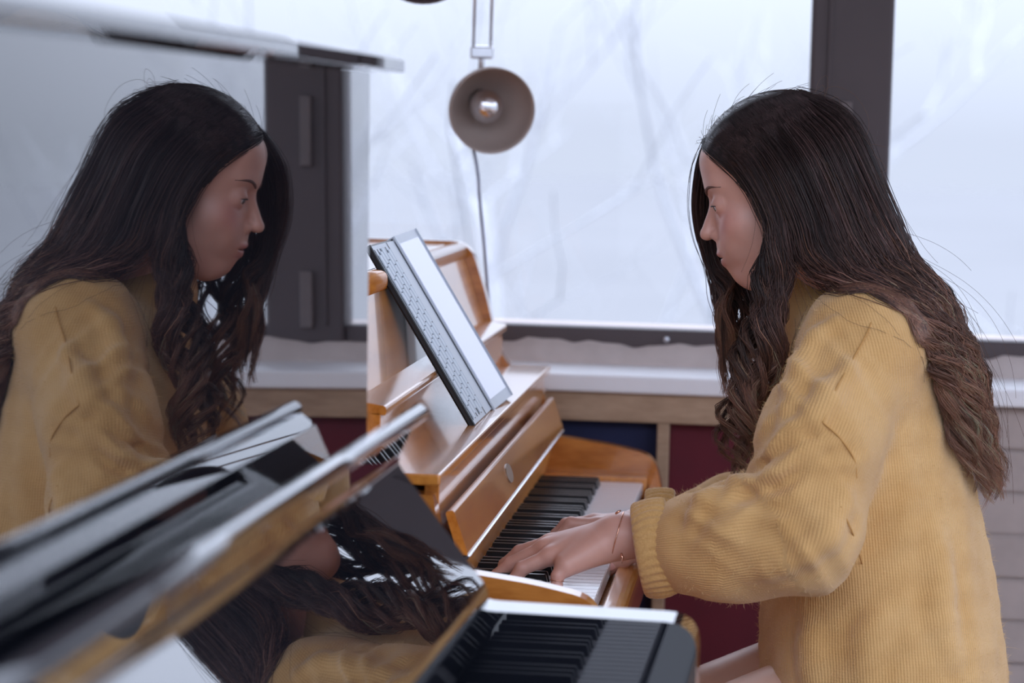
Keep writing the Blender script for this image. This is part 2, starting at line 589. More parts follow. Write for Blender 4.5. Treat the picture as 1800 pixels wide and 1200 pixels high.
# ------------------------------------------------------------------ pianos
def key_mesh(name, w, x0, x1, z0, z1, mat, taper=0.0, bev=0.0012):
    bm = bmesh.new()
    bmesh.ops.create_cube(bm, size=1)
    for v in bm.verts:
        top = v.co.z > 0; front = v.co.x > 0
        x = x1 if front else x0
        if top and front: x -= taper
        v.co = Vector((x, v.co.y * (w - (taper * 0.5 if top else 0)), z1 if top else z0))
    bmesh.ops.bevel(bm, geom=list(bm.edges), offset=bev, segments=1, affect='EDGES')
    me = bpy.data.meshes.new(name); bm.to_mesh(me); bm.free()
    me.materials.append(mat)
    return me

def keyboard(parent, ox, oy, y0, xb, xf, z):
    """52 white and 36 black keys from y0 upwards; ox, oy: parent origin"""
    wme = key_mesh('white_key', 0.0226, xb - 0.01, xf, z - 0.018, z, M['white_key'])
    bme = key_mesh('black_key', 0.0105, xb - 0.01, xb + 0.095, z - 0.004, z + 0.0115, M['black_key'], 0.004)
    pitch = 0.0235
    for i in range(52):
        o = bpy.data.objects.new('white_key', wme); col.objects.link(o); o.parent = parent
        o.location = (-ox, y0 + (i + 0.5) * pitch - oy, 0)
        if 'ACDFG'.find('ABCDEFG'[i % 7]) >= 0 and i < 51:
            o = bpy.data.objects.new('black_key', bme); col.objects.link(o); o.parent = parent
            o.location = (-ox, y0 + (i + 1) * pitch - oy, 0)

KZ = 0.715
# ---- honey coloured upright
WP = (-0.55, 3.65)
wp = thing('upright_piano', (WP[0], WP[1], 0), 'honey-coloured wooden upright piano with open key lid, played by the woman', 'piano')
Y0, Y1 = 2.955, 4.335
KY0 = 3.035
side = [(-0.82, 0.0), (-0.82, 1.068), (-0.488, 1.068), (-0.462, 0.99), (-0.440, 0.905), (-0.405, 0.857), (-0.372, 0.855),
        (-0.356, 0.777), (-0.262, 0.765), (-0.196, 0.751), (-0.184, 0.70), (-0.184, 0.60), (-0.43, 0.60), (-0.43, 0.0)]
side = rounded(side, [0, 0, 0.03, 0.02, 0.02, 0.01, 0, 0.006, 0.02, 0.028, 0.01, 0.01, 0, 0], 6)
P = []
P.append(prism('side_panel', side, Y0, Y0 + 0.032, M['wood_side'], None, 0.003))
P.append(prism('side_panel', side, Y1 - 0.032, Y1, M['wood_side'], None, 0.003))
ya, yb = Y0 + 0.033, Y1 - 0.033
P.append(box('top_board', (-0.81, ya, 1.045), (-0.521, yb, 1.064), M['wood'], None, 0.003))
P.append(prism('upper_panel', [(-0.455, 0.925), (-0.497, 1.048), (-0.512, 1.048), (-0.470, 0.925)], ya, yb, M['wood'], None, 0.001))
P.append(prism('top_rail', rounded([(-0.491, 1.040), (-0.491, 1.066), (-0.520, 1.066), (-0.520, 1.040)], 0.012, 5), ya, yb, M['wood'], None, 0, True))
P.append(prism('music_shelf', rounded([(-0.428, 0.934), (-0.428, 0.944), (-0.468, 0.950), (-0.468, 0.938)], 0.003, 2), ya, yb, M['wood'], None, 0))
P.append(box('riser', (-0.452, ya, 0.862), (-0.434, yb, 0.937), M['wood'], None, 0.001))
P.append(box('ledge', (-0.445, Y0 - 0.022, 0.868), (-0.362, Y1 + 0.002, 0.880), M['wood'], None, 0.0025))
P.append(box('name_board', (-0.385, ya, 0.79), (-0.369, yb, 0.867), M['wood'], None, 0.001))
P.append(prism('key_board', [(-0.362, 0.722), (-0.347, 0.784), (-0.365, 0.784), (-0.377, 0.722)], ya, yb, M['wood_satin'], None, 0.001))
fl = prism('key_lid', rounded([(-0.336, 0.787), (-0.3535, 0.836), (-0.3625, 0.833), (-0.346, 0.784)], 0.003, 2), ya + 0.002, yb - 0.002, M['wood'], None, 0)
P.append(fl)
hs = prism('hinge_strip', [(-0.3365, 0.7835), (-0.3345, 0.7865), (-0.3415, 0.788), (-0.346, 0.7815)], ya + 0.002, yb - 0.002, M['steel'], None, 0)
P.append(hs)
# small grey oval inlay on the key lid
c = np.array([-0.3443, 3.52, 0.8125]); ud = np.array([-0.0175, 0, 0.049]); ud /= np.linalg.norm(ud); nd = np.array([ud[2], 0, -ud[0]])
V = [tuple(c + nd * 0.0006 + ud * 0.012 * math.sin(t) + np.array([0, 0.03, 0]) * math.cos(t)) for t in np.linspace(0, 2 * math.pi, 24, endpoint=False)]
V2 = [tuple(np.array(v) - nd * 0.003) for v in V]
em = link('emblem', V + V2, [tuple(range(24))] + [(i, i + 24, (i + 1) % 24 + 24, (i + 1) % 24) for i in range(24)], M['inlay'])
P.append(em)
P.append(box('key_bed', (-0.43, ya, 0.60), (-0.19, yb, 0.690), M['wood'], None, 0.002))
P.append(prism('key_slip', rounded([(-0.203, 0.66), (-0.203, 0.708), (-0.176, 0.700), (-0.172, 0.66)], [0, .004, .016, .01], 5), ya, yb, M['wood'], None, 0.001))
P.append(box('key_block', (-0.372, ya, 0.690), (-0.206, KY0 - 0.001, 0.722), M['wood'], None, 0.003))
P.append(box('key_block', (-0.372, KY0 + 52 * 0.0235 + 0.001, 0.690), (-0.206, yb, 0.722), M['wood'], None, 0.003))
P.append(box('felt_strip', (-0.3665, KY0, 0.716), (-0.3600, KY0 + 52 * 0.0235, 0.7225), M['felt'], None, 0.0005))
P.append(box('lower_panel', (-0.46, ya, 0.06), (-0.445, yb, 0.60), M['wood'], None, 0.002))
P.append(box('back_board', (-0.82, ya, 0.02), (-0.80, yb, 1.044), M['wood'], None, 0.001))
P.append(box('plinth', (-0.46, ya, 0.0), (-0.42, yb, 0.06), M['wood'], None, 0.002))
keep(wp, *P)
keyboard(wp, WP[0], WP[1], KY0, -0.366, -0.211, KZ)
wp.location.x += 0.015

# ---- black lacquered upright in the foreground
bo = at(648, 400, 2.63)
bp = thing('upright_piano', (bo[0], bo[1], 0), 'black high-gloss upright piano in the foreground reflecting the woman', 'piano', None, R(-1.146))
BL = 1.45
TL = math.tan(R(0.9))
px_ = lambda z: -(z - 1.15) * TL
prism('upper_panel', [(px_(0.93), 0.93), (px_(1.291), 1.291), (px_(1.291) - 0.02, 1.291), (px_(0.93) - 0.02, 0.93)], -BL, 0.0, M['black'], bp, 0.0008)
prism('lid', rounded([(-0.37, 1.2915), (-0.37, 1.305), (0.026, 1.305), (0.0262, 1.2915)], [0, 0.002, 0.002, 0.002], 2), -BL - 0.025, 0.026, M['black'], bp, 0.002)
for ys in (-BL, -0.03):
    box('side_panel', (-0.36, ys, 0.0), (-0.028, ys + 0.03, 1.2915), M['black'], bp, 0.002)
box('back_board', (-0.36, -BL + 0.031, 0.02), (-0.34, -0.031, 1.29), M['black'], bp, 0.001)
box('lower_panel', (-0.045, -BL + 0.031, 0.06), (-0.027, -0.031, 0.60), M['black'], bp, 0.002)
fb = [(0.066, 0.990), (0.0412, 0.9365), (0.1327, 0.818), (0.1036, 0.738), (0.088, 0.741), (0.114, 0.816), (0.024, 0.931), (0.040, 0.968)]
fo = prism('key_lid', rounded(fb, [0.006, 0.010, 0.014, 0.003, 0.003, 0.01, 0.008, 0.001], 6), -1.388, -0.063, M['black'], bp, 0)
for p_ in fo.data.polygons:
    p_.use_smooth = len(p_.vertices) == 4
try:
    fo.data.set_sharp_from_angle(angle=R(40))
except Exception:
    pass
tube('lip_rod', [(0.0608, -1.388, 0.9815), (0.0608, -0.9, 0.9815), (0.0608, -0.5, 0.9815), (0.0608, -0.063, 0.9815)], 0.0085, M['black'], bp, 20)
ch = rounded([(0.0, 0.64), (0.0, 0.925), (0.06, 0.865), (0.105, 0.802), (0.3215, 0.799), (0.3215, 0.64)], [0, 0, .02, .03, .030, .012], 7)
for ys in (-BL, -0.06):
    prism('cheek', ch, ys, ys + 0.06, M['black'], bp, 0.004, False, 3)
    tube('leg', [(0.265, ys + 0.035, 0.64), (0.265, ys + 0.035, 0.30), (0.265, ys + 0.035, 0.0)], [0.032, 0.026, 0.020], M['black'], bp, 16)
box('key_bed', (-0.026, -BL + 0.061, 0.62), (0.300, -0.061, 0.690), M['black'], bp, 0.003)
box('key_slip', (0.264, -BL + 0.061, 0.691), (0.304, -0.061, 0.709), M['black'], bp, 0.004)
keyboard(bp, 0, 0, -1.336, 0.108, 0.260, KZ)

# ------------------------------------------------------------------ tablet with keyboard cover on the piano ledge
tb_y = 3.43
tb = thing('tablet_computer', (-0.365, tb_y, 0.8805), 'tablet computer and its keyboard cover standing on end, leaning on the wooden piano', 'tablet')
eu = np.array([-0.1348, 0, 0.2157]); eu /= np.linalg.norm(eu)
en = np.array([eu[2], 0, -eu[0]])
ev = np.array([0, 1.0, 0])
def leaf(name, u0, u1, v0, v1, n0, n1, mat, fold=0.0, parent=None, bev=0.0012, vh=0.2):
    bm = bmesh.new()
    bmesh.ops.create_cube(bm, size=1)
    cf, sf = math.cos(fold), math.sin(fold)
    for q in bm.verts:
        uu = u0 + (q.co.x + .5) * (u1 - u0); vv = v0 + (q.co.y + .5) * (v1 - v0); nn = n0 + (q.co.z + .5) * (n1 - n0)
        if fold:
            dv = vv - vh
            vv, nn = vh + dv * cf - nn * sf, nn * cf + dv * sf
        q.co = Vector(eu * uu + ev * vv + en * nn)
    return bm_obj(name, bm, mat, parent or tb, False, bev, 2)
LU = 0.252
leaf('keyboard_base', 0.0, LU, 0.0, 0.195, -0.0055, -0.001, M['tablet_dark'], bev=0.002)
leaf('keyboard_deck', 0.001, LU - 0.001, 0.002, 0.194, -0.001, 0.0006, M['tablet_grey'], bev=0.0004)
leaf('deck_groove', 0.001, LU - 0.001, 0.128, 0.131, 0.0006, 0.0010, M['tablet_dark'], bev=0.0001)
nk, nr = 13, 5
for r_ in range(nr):
    v0 = 0.010 + r_ * 0.0232
    for i in range(nk):
        off = 0.004 * (r_ % 3)
        u0 = 0.008 + off + i * 0.0178
        if u0 + 0.0155 > LU - 0.006: continue
        leaf('keycap', u0, u0 + 0.0155, v0, v0 + 0.0195, 0.0008, 0.0022, M['tablet_key'], bev=0.0004)
    leaf('key_row_gap', 0.006, LU - 0.006, v0 - 0.0029, v0 - 0.0006, 0.0006, 0.0010, M['tablet_dark'], bev=0.0001)
leaf('hinge', 0.004, LU - 0.004, 0.195, 0.201, -0.006, 0.0, M['tablet_dark'], bev=0.001)
tf = R(4)
leaf('tablet_body', 0.0, LU + 0.002, 0.202, 0.352, -0.006, 0.002, M['tablet_grey'], tf, bev=0.002)
leaf('screen', 0.012, LU - 0.008, 0.213, 0.341, 0.002, 0.0026, M['screen'], tf, bev=0.0002)
leaf('camera_bump', 0.010, 0.030, 0.318, 0.346, -0.0085, -0.006, M['tablet_dark'], tf, bev=0.001)
for o in tb.children:
    pass

# ------------------------------------------------------------------ lamps by the window
def lamp(px, py, Y, rad, mat, label, tilt, arm_px, inner=None):
    C = Vector(at(px, py, Y))
    d = (Vector((0, 0, CAMZ)) - C).normalized()
    a = (d + Vector((tilt[0], 0, tilt[1]))).normalized()
    M4 = Matrix.Translation(C) @ a.to_track_quat('Z', 'Y').to_matrix().to_4x4()
    t = thing('hanging_lamp', tuple(C), label, 'lamp')
    s = rad / 0.0675
    prof = [(0.0675, 0), (0.0665, -0.018), (0.061, -0.040), (0.050, -0.062), (0.034, -0.080), (0.022, -0.088), (0.022, -0.118), (0.006, -0.122)]
    inn = [(r - 0.0016, h + 0.0012) for r, h in prof[:6]]
    pr = [(r * s, h * s) for r, h in inn[::-1] + prof]
    ps = [lathe('lamp_shade', pr, mat, M4, None, 48)]
    bulb = [(0.0265 * s * math.sin(th), (-0.044 + 0.0265 * math.cos(th)) * s) for th in np.linspace(0, math.pi * 0.82, 14)]
    b = lathe('bulb', bulb, M['chrome'], M4, None, 24); ps.append(b)
    ps.append(lathe('socket', [(0.014 * s, -0.062 * s), (0.015 * s, -0.09 * s), (0.0, -0.09 * s)], M['shade'], M4, None, 20))
    back = M4 @ Vector((0, 0, -0.10 * s))
    j = Vector(at(arm_px[0], arm_px[1], Y + 0.05))
    ps.append(tube('bracket', [tuple(back), tuple((back + j) / 2 + Vector((0, .01, 0))), tuple(j)], 0.005, M['chrome'], None, 10))
    bmj = bmesh.new(); bmesh.ops.create_cube(bmj, size=1)
    for v in bmj.verts: v.co = Vector((v.co.x * 0.036 + j.x, v.co.y * 0.012 + j.y, v.co.z * 0.02 + j.z))
    ps.append(bm_obj('joint', bmj, M['chrome'], None, False, 0.003))
    top = Vector((j.x, j.y + 0.02, 2.15))
    for sgn in (-1, 1):
        ps.append(tube('arm_rod', [(j.x + sgn * 0.0135, j.y, j.z), (j.x + sgn * 0.0135, j.y + .01, (j.z + 2.15) / 2), (top.x + sgn * 0.0135, top.y, 2.15)], 0.0024, M['chrome'], None, 8))
    ps.append(tube('stem', [(top.x, top.y, 2.14), (top.x, top.y, 2.5), (top.x, top.y, 2.9)], 0.009, M['chrome'], None, 10))
    keep(t, *ps)
    return t, back
l1, back1 = lamp(866, 195, 4.385, 0.0675, M['shade'], 'beige round lamp shade facing the room in front of the window', (0.24, -0.17), (847, 92))
lamp(745, -92, 4.20, 0.084, M['shade_dark'], 'dark brown lamp shade cut off by the top of the photo', (0.05, -0.12), (760, -230))
cordp = [back1 + Vector((-0.02, 0.0, -0.03))] + [Vector(at(x, y, 4.395)) for x, y in ((838, 290), (843, 350), (851, 430), (858, 520), (866, 600), (868, 720), (866, 900))]
cp = catmull([tuple(v) for v in cordp], 40)
co = tube('cord', cp, 0.0026, M['cord'], None, 8)
keep(l1, co)

# ------------------------------------------------------------------ distance-field modelling
f32 = np.float32
def smin(a, b, k):
    h = np.clip(0.5 + 0.5 * (b - a) / k, 0, 1)
    return b + (a - b) * h - k * h * (1 - h)
def smax(a, b, k):
    return -smin(-a, -b, k)
def ell(X, Y, Z, c, r):
    x, y, z = X - c[0], Y - c[1], Z - c[2]
    k0 = np.sqrt((x / r[0]) ** 2 + (y / r[1]) ** 2 + (z / r[2]) ** 2)
    k1 = np.sqrt((x / r[0] ** 2) ** 2 + (y / r[1] ** 2) ** 2 + (z / r[2] ** 2) ** 2) + 1e-9
    return k0 * (k0 - 1) / k1
def cone(X, Y, Z, a, b, r1, r2):
    ba = np.asarray(b, float) - np.asarray(a, float)
    L = float(ba @ ba) + 1e-12
    h = np.clip(((X - a[0]) * ba[0] + (Y - a[1]) * ba[1] + (Z - a[2]) * ba[2]) / L, 0, 1)
    d = np.sqrt((X - a[0] - h * ba[0]) ** 2 + (Y - a[1] - h * ba[1]) ** 2 + (Z - a[2] - h * ba[2]) ** 2)
    return d - (r1 + (r2 - r1) * h)
def chain(X, Y, Z, pts, rad, k):
    d = None
    for i in range(len(pts) - 1):
        e = cone(X, Y, Z, pts[i], pts[i + 1], rad[i], rad[i + 1])
        d = e if d is None else smin(d, e, k)
    return d

def nets(f, lo, hi, h):
    ax = [np.arange(lo[i], hi[i] + h, h, dtype=f32) for i in range(3)]
    X, Y, Z = np.meshgrid(*ax, indexing='ij', sparse=True)
    V = f(X, Y, Z).astype(f32)
    nx, ny, nz = V.shape
    ins = V < 0
    S = np.zeros((nx - 1, ny - 1, nz - 1, 3), f32); N = np.zeros((nx - 1, ny - 1, nz - 1), np.int32)
    edges = []
    for a in range(3):
        s0 = [slice(None)] * 3; s1 = [slice(None)] * 3
        s0[a] = slice(0, -1); s1[a] = slice(1, None)
        cr = ins[tuple(s0)] != ins[tuple(s1)]
        I = np.argwhere(cr)
        v0 = V[tuple(I.T)]
        J = I.copy(); J[:, a] += 1
        v1 = V[tuple(J.T)]
        P = I.astype(f32); P[:, a] += v0 / (v0 - v1)
        b, c = [q for q in range(3) if q != a]
        for db in (-1, 0):
            for dc in (-1, 0):
                C = I.copy(); C[:, b] += db; C[:, c] += dc
                ok = (C[:, b] >= 0) & (C[:, c] >= 0) & (C[:, b] < S.shape[b]) & (C[:, c] < S.shape[c])
                np.add.at(S, tuple(C[ok].T), P[ok]); np.add.at(N, tuple(C[ok].T), 1)
        edges.append((a, b, c, I, v0 < 0))
    act = N > 0
    idx = -np.ones(N.shape, np.int64)
    idx[act] = np.arange(act.sum())
    verts = S[act] / N[act][:, None] * h + np.array([q[0] for q in ax], f32)
    F = []
    for a, b, c, I, s in edges:
        ok = (I[:, b] > 0) & (I[:, c] > 0) & (I[:, b] < N.shape[b]) & (I[:, c] < N.shape[c])
        I = I[ok]; s = s[ok]
        def cell(db, dc):
            C = I.copy(); C[:, b] += db; C[:, c] += dc
            return idx[tuple(C.T)]
        q = np.stack([cell(-1, -1), cell(0, -1), cell(0, 0), cell(-1, 0)], 1)
        flip = s if a != 1 else ~s
        q[~flip] = q[~flip][:, ::-1]
        F.append(q)
    return verts, np.vstack(F)

def vcol(o, name, C):
    at_ = o.data.color_attributes.new(name, 'FLOAT_COLOR', 'POINT')
    C4 = np.ones((len(C), 4), f32); C4[:, :3] = C
    at_.data.foreach_set('color', C4.ravel())

# ------------------------------------------------------------------ the woman
FY = 3.45
pr = thing('person', tuple(at(1560, 1300, FY)), 'woman with long wavy dark hair in a yellow sweater playing the wooden piano', 'person')

# head frame: forward, left, up
pit, yaw = R(17), R(4)
hf = np.array([-math.cos(pit) * math.cos(yaw), math.cos(pit) * math.sin(yaw), -math.sin(pit)])
hu = np.array([-math.sin(pit) * math.cos(yaw), math.sin(pit) * math.sin(yaw), math.cos(pit)])
hl = np.cross(hu, hf)
HO = at(1232, 415, FY) - 0.116 * hf + 0.016 * hu
HM = np.stack([hf, hl, hu], 0)                        # rows; local cm -> world m
def h2w(p): return HO + (np.asarray(p, float) * 0.01) @ HM
def w2h(p): return ((np.asarray(p, float) - HO) @ HM.T) * 100

EY = (7.75, 3.15, 1.45)
gd = R(-16)
def head(X, Y, Z):
    Ya = np.abs(Y)
    d = ell(X, Y, Z, (0.2, 0, 4.4), (9.2, 7.3, 8.1))
    d = smin(d, ell(X, Y, Z, (4.0, 0, -2.2), (5.5, 5.7, 7.4)), 2.0)
    d = smin(d, ell(X, Y, Z, (6.2, 0, -6.9), (2.95, 2.9, 2.6)), 1.6)
    d = smin(d, cone(X, Ya, Z, (1.2, 5.0, -5.0), (6.2, 1.6, -8.2), 1.3, 1.0), 2.0)      # jaw line
    d = smin(d, ell(X, Ya, Z, (6.1, 4.0, -1.5), (2.0, 1.8, 1.8)), 1.8)                  # cheek bone
    d = smin(d, ell(X, Ya, Z, (7.6, 2.6, -3.4), (1.5, 1.6, 2.0)), 1.5)
    d = smin(d, ell(X, Y, Z, (7.4, 0, 3.9), (1.8, 4.6, 1.4)), 1.4)                      # brow
    d = smin(d, ell(X, Y, Z, (6.9, 0, 6.6), (2.3, 4.6, 2.4)), 1.5)
    d = smin(d, ell(X, Y, Z, (8.25, 0, -4.5), (1.7, 2.6, 2.0)), 1.2)                     # muzzle
    d = smin(d, ell(X, Y, Z, (8.5, 0, -3.3), (1.35, 1.9, 1.1)), 0.8)                     # upper lip area
    d = smax(d, -ell(X, Ya, Z, (9.4, 3.3, 1.5), (1.35, 1.9, 1.05)), 1.2)                # sockets
    nose = smin(cone(X, Y, Z, (8.4, 0, 2.4), (10.7, 0, -1.35), 0.55, 0.78), ell(X, Ya, Z, (9.55, 0.95, -1.95), (0.85, 0.62, 0.62)), 0.6)
    nose = smin(nose, ell(X, Y, Z, (10.75, 0, -1.6), (0.85, 0.75, 0.68)), 0.5)
    d = smin(d, nose, 0.75)
    lipu = ell(X, Ya, Z, (9.3, 0.45, -4.2), (0.95, 1.75, 0.52))
    lipl = ell(X, Y, Z, (9.1, 0, -5.42), (0.9, 1.75, 0.6))
    d = smin(d, lipu, 0.35); d = smin(d, lipl, 0.35)
    d = smax(d, -ell(X, Y, Z, (10.25, 0, -4.82), (1.0, 2.5, 0.06)), 0.22)
    d = smax(d, -ell(X, Ya, Z, (9.95, 0.62, -2.55), (0.42, 0.26, 0.36)), 0.15)          # nostrils
    d = smin(d, ell(X, Ya, Z, EY, (1.36, 1.42, 1.34)), 0.55)                            # lids
    dx = (X - EY[0]); dz = (Z - EY[2])
    gx = dx * math.cos(gd) + dz * math.sin(gd); gz = -dx * math.sin(gd) + dz * math.cos(gd)
    slit = ell(gx, Ya - EY[1], gz, (1.35, 0, 0.02), (0.78, 1.28, 0.42))
    d = smax(d, -slit, 0.06)
    d = smin(d, ell(X, Ya, Z, (-0.6, 7.0, 0.3), (1.7, 0.7, 3.0)), 0.6)                  # ears
    d = smin(d, cone(X, Y, Z, (-1.6, 0, -4.0), (-4.6, 0, -17.0), 5.2, 5.6), 1.5)        # neck
    return d
hv, hq = nets(head, (-12, -9, -18), (13, 9, 13.5), 0.15)
def skin_tint(L):
    base = np.array(srgb(212, 164, 148)[:3])
    C = np.tile(base, (len(L), 1))
    x, y, z = L[:, 0], np.abs(L[:, 1]), L[:, 2]
    def mixin(w, c):
        nonlocal C
        w = np.clip(w, 0, 1)[:, None]
        C = C * (1 - w) + np.array(srgb(*c)[:3]) * w
    mixin(0.5 * np.exp(-(((x - 7.3) / 2.0) ** 2 + ((y - 4.2) / 1.6) ** 2 + ((z + 0.9) / 1.5) ** 2)), (205, 120, 118))
    up = np.exp(-(((z + 4.3) / 0.45) ** 4 + (y / 2.1) ** 4)) * (x > 8.6)
    lo = np.exp(-(((z + 5.4) / 0.55) ** 4 + (y / 1.9) ** 4)) * (x > 8.4)
    mixin(0.75 * np.maximum(up, lo), (178, 96, 98))
    mixin(0.7 * np.exp(-(((x - 9.95) / 0.5) ** 2 + ((y - 0.62) / 0.3) ** 2 + ((z + 2.5) / 0.3) ** 2)), (90, 44, 40))
    mixin(0.35 * np.exp(-(((y - 3.2) / 1.9) ** 2 + ((z - 1.9) / 0.5) ** 2)) * (x > 7.5), (160, 104, 96))
    return C
BV, BF, BC = [], [], []
def add_body(v, q, c):
    n = sum(len(a) for a in BV)
    BV.append(v); BF.append(q + n); BC.append(c)
add_body(h2w(hv), hq, skin_tint(hv))

G = lambda l: [at(*p) for p in l]
SK = np.array(srgb(206, 158, 142)[:3])
def hand(wrist, elbow, mcp, fingers, thumb, sc=1.0):
    def f(X, Y, Z):
        w = wrist
        d = cone(X, Y, Z, elbow, w, 0.034, 0.0245)
        palm = None
        for i, m in enumerate(mcp):
            e = cone(X, Y, Z, w + (m - w) * 0.18, m, 0.0175, 0.0112)
            palm = e if palm is None else smin(palm, e, 0.014)
        d = smin(d, palm, 0.02)
        d = smin(d, cone(X, Y, Z, w * 0.55 + mcp[3] * 0.45, mcp[3], 0.0165, 0.010), 0.012)
        for i, fg in enumerate(fingers):
            s = (1.0, 1.03, 0.98, 0.86)[i]
            fd = chain(X, Y, Z, [mcp[i]] + fg, [0.0098 * s, 0.0086 * s, 0.0078 * s, 0.0062 * s], 0.003)
            d = smin(d, fd, 0.006)
        td = chain(X, Y, Z, thumb, [0.0155, 0.0115, 0.0100, 0.0078], 0.005)
        d = smin(d, td, 0.010)
        return d
    allp = np.array([wrist, elbow] + list(mcp) + [q for fg in fingers for q in fg] + list(thumb))
    lo, hi = allp.min(0) - 0.04, allp.max(0) + 0.04
    return nets(f, lo, hi, 0.00165)

lw = at(1098, 940, 3.262)
l_mcp = G([(968, 954, 3.292), (958, 963, 3.272), (968, 977, 3.250), (996, 993, 3.232)])
l_fing = [G([(914, 970, 3.305), (888, 992, 3.309), (877, 1018, 3.309)]),
          G([(897, 992, 3.277), (874, 1012, 3.276), (862, 1036, 3.274)]),
          G([(917, 999, 3.246), (904, 1020, 3.244), (899, 1044, 3.242)]),
          G([(980, 1012, 3.224), (978, 1031, 3.222), (972, 1050, 3.219)])]
l_th = G([(1062, 945, 3.280), (1018, 958, 3.312), (978, 974, 3.326), (945, 992, 3.328)])
v, q = hand(lw, at(1330, 952, 3.225), l_mcp, l_fing, l_th)
def hand_tint(v, joints, tips):
    C = np.tile(SK, (len(v), 1))
    for j in joints:
        w = 0.35 * np.exp(-((v - j) ** 2).sum(1) / 0.009 ** 2)[:, None]
        C = C * (1 - w) + np.array(srgb(196, 120, 108)[:3]) * w
    for j in tips:
        w = 0.4 * np.exp(-((v - j) ** 2).sum(1) / 0.010 ** 2)[:, None]
        C = C * (1 - w) + np.array(srgb(206, 128, 120)[:3]) * w
    return C
add_body(v, q, hand_tint(v, list(l_mcp) + [f_[0] for f_ in l_fing], [f_[2] for f_ in l_fing]))

rw = at(1140, 930, 3.585)
r_mcp = G([(1052, 924, 3.545), (1046, 918, 3.566), (1050, 922, 3.588), (1064, 932, 3.608)])
r_fing = [G([(1004, 920, 3.540), (988, 942, 3.538), (983, 968, 3.538)]),
          G([(996, 922, 3.566), (978, 940, 3.566), (970, 962, 3.566)]),
          G([(1004, 922, 3.592), (986, 938, 3.594), (978, 957, 3.595)]),
          G([(1028, 932, 3.620), (1014, 942, 3.624), (1006, 954, 3.626)])]
r_th = G([(1128, 948, 3.555), (1110, 972, 3.515), (1092, 986, 3.490), (1071, 1001, 3.470)])
v, q = hand(rw, at(1330, 925, 3.64), r_mcp, r_fing, r_th)
add_body(v, q, hand_tint(v, list(r_mcp) + [f_[0] for f_ in r_fing], [f_[2] for f_ in r_fing] + [r_th[3]]))

# trunk and legs (mostly under the sweater)
def low(X, Y, Z):
    hip = at(1565, 1290, FY)
    d = chain(X, Y, Z, [at(1450, 600, FY), at(1500, 760, FY), at(1540, 1000, FY), hip], [0.055, 0.085, 0.095, 0.10], 0.05)
    for s in (-1, 1):
        h = np.array([0.135, FY + s * 0.085, 0.585]); kn = np.array([-0.235, FY + s * 0.105, 0.445])
        an = np.array([-0.20, FY + s * 0.10, 0.085]); to = np.array([-0.36, FY + s * 0.11, 0.035])
        d = smin(d, cone(X, Y, Z, h, kn, 0.082, 0.056), 0.04)
        d = smin(d, chain(X, Y, Z, [kn, kn * 0.65 + an * 0.35 + np.array([0.02, 0, 0]), an], [0.054, 0.053, 0.034], 0.03), 0.02)
        d = smin(d, cone(X, Y, Z, an + np.array([0.03, 0, -0.045]), to, 0.036, 0.024), 0.03)
        d = smin(d, cone(X, Y, Z, at(1490, 620, FY + s * 0.15), at(1410, 930, FY + s * 0.235), 0.045, 0.038), 0.03)
    return d
v, q = nets(low, (-0.42, 3.1, 0.0), (0.30, 3.8, 1.06), 0.0095)
add_body(v, q, np.tile(np.array(srgb(222, 184, 164)[:3]), (len(v), 1)))
body = fast_mesh('body', np.vstack(BV), np.vstack(BF), M['skin'])
vcol(body, 'tint', np.vstack(BC))

# face details, laid on the skin
def on_face(y, z, lift=0.0):
    a, b = 13.0, 3.0
    for x in np.arange(13.0, 3.0, -0.1):
        if float(head(np.array(x), np.array(y), np.array(z))) < 0:
            a, b = x + 0.1, x; break
    for _ in range(12):
        m = (a + b) / 2
        if float(head(np.array(m), np.array(y), np.array(z))) < 0: b = m
        else: a = m
    return np.array([a + lift, y, z])
face_parts = []
for s in (1, -1):
    c = h2w((EY[0] - 0.03, s * EY[1], EY[2]))
    g = Vector((hf * math.cos(gd) + hu * math.sin(gd)))
    M4 = Matrix.Translation(c) @ g.to_track_quat('Z', 'Y').to_matrix().to_4x4()
    r = 0.0124
    e = lathe('eyeball', [(r * math.sin(t), r * math.cos(t)) for t in np.linspace(0.001, math.pi - 0.001, 16)], M['eye_white'], M4, None, 24)
    ir = lathe('iris', [((r + 0.0002) * math.sin(t), (r + 0.0002) * math.cos(t)) for t in np.linspace(0.001, 0.56, 6)], M['iris'], M4, None, 20)
    face_parts += [e, ir]
    # lash line along the upper lid edge
    pts = []
    for t in np.linspace(-1, 1, 13):
        yy = 1.22 * t; gz = 0.42 * math.sqrt(max(0.0, 1 - (0.93 * t) ** 2)) * 1.0 + 0.02
        gx = math.sqrt(max(0.05, 1.36 ** 2 - yy ** 2 * 0.9 - gz ** 2)) + 0.03
        lx = gx * math.cos(gd) - gz * math.sin(gd); lz = gx * math.sin(gd) + gz * math.cos(gd)
        pts.append(h2w((EY[0] + lx, s * (EY[1] + yy), EY[2] + lz)))
    tt = np.linspace(-1, 1, 13)
    face_parts.append(tube('eyelashes', pts, 0.00095 * (1 - 0.7 * np.abs(tt) ** 2), M['lash'], None, 6))
    br = [on_face(s * y, z, 0.03) for y, z in ((1.3, 3.0), (2.2, 3.45), (3.2, 3.75), (4.2, 3.75), (5.0, 3.45))]
    bp_ = catmull(br, 14)
    face_parts.append(tube('eyebrow', [h2w(p) for p in bp_], np.interp(np.linspace(0, 1, 14), [0, .2, .6, 1], [.0012, .0023, .0018, .0005]), M['brow'], None, 6))

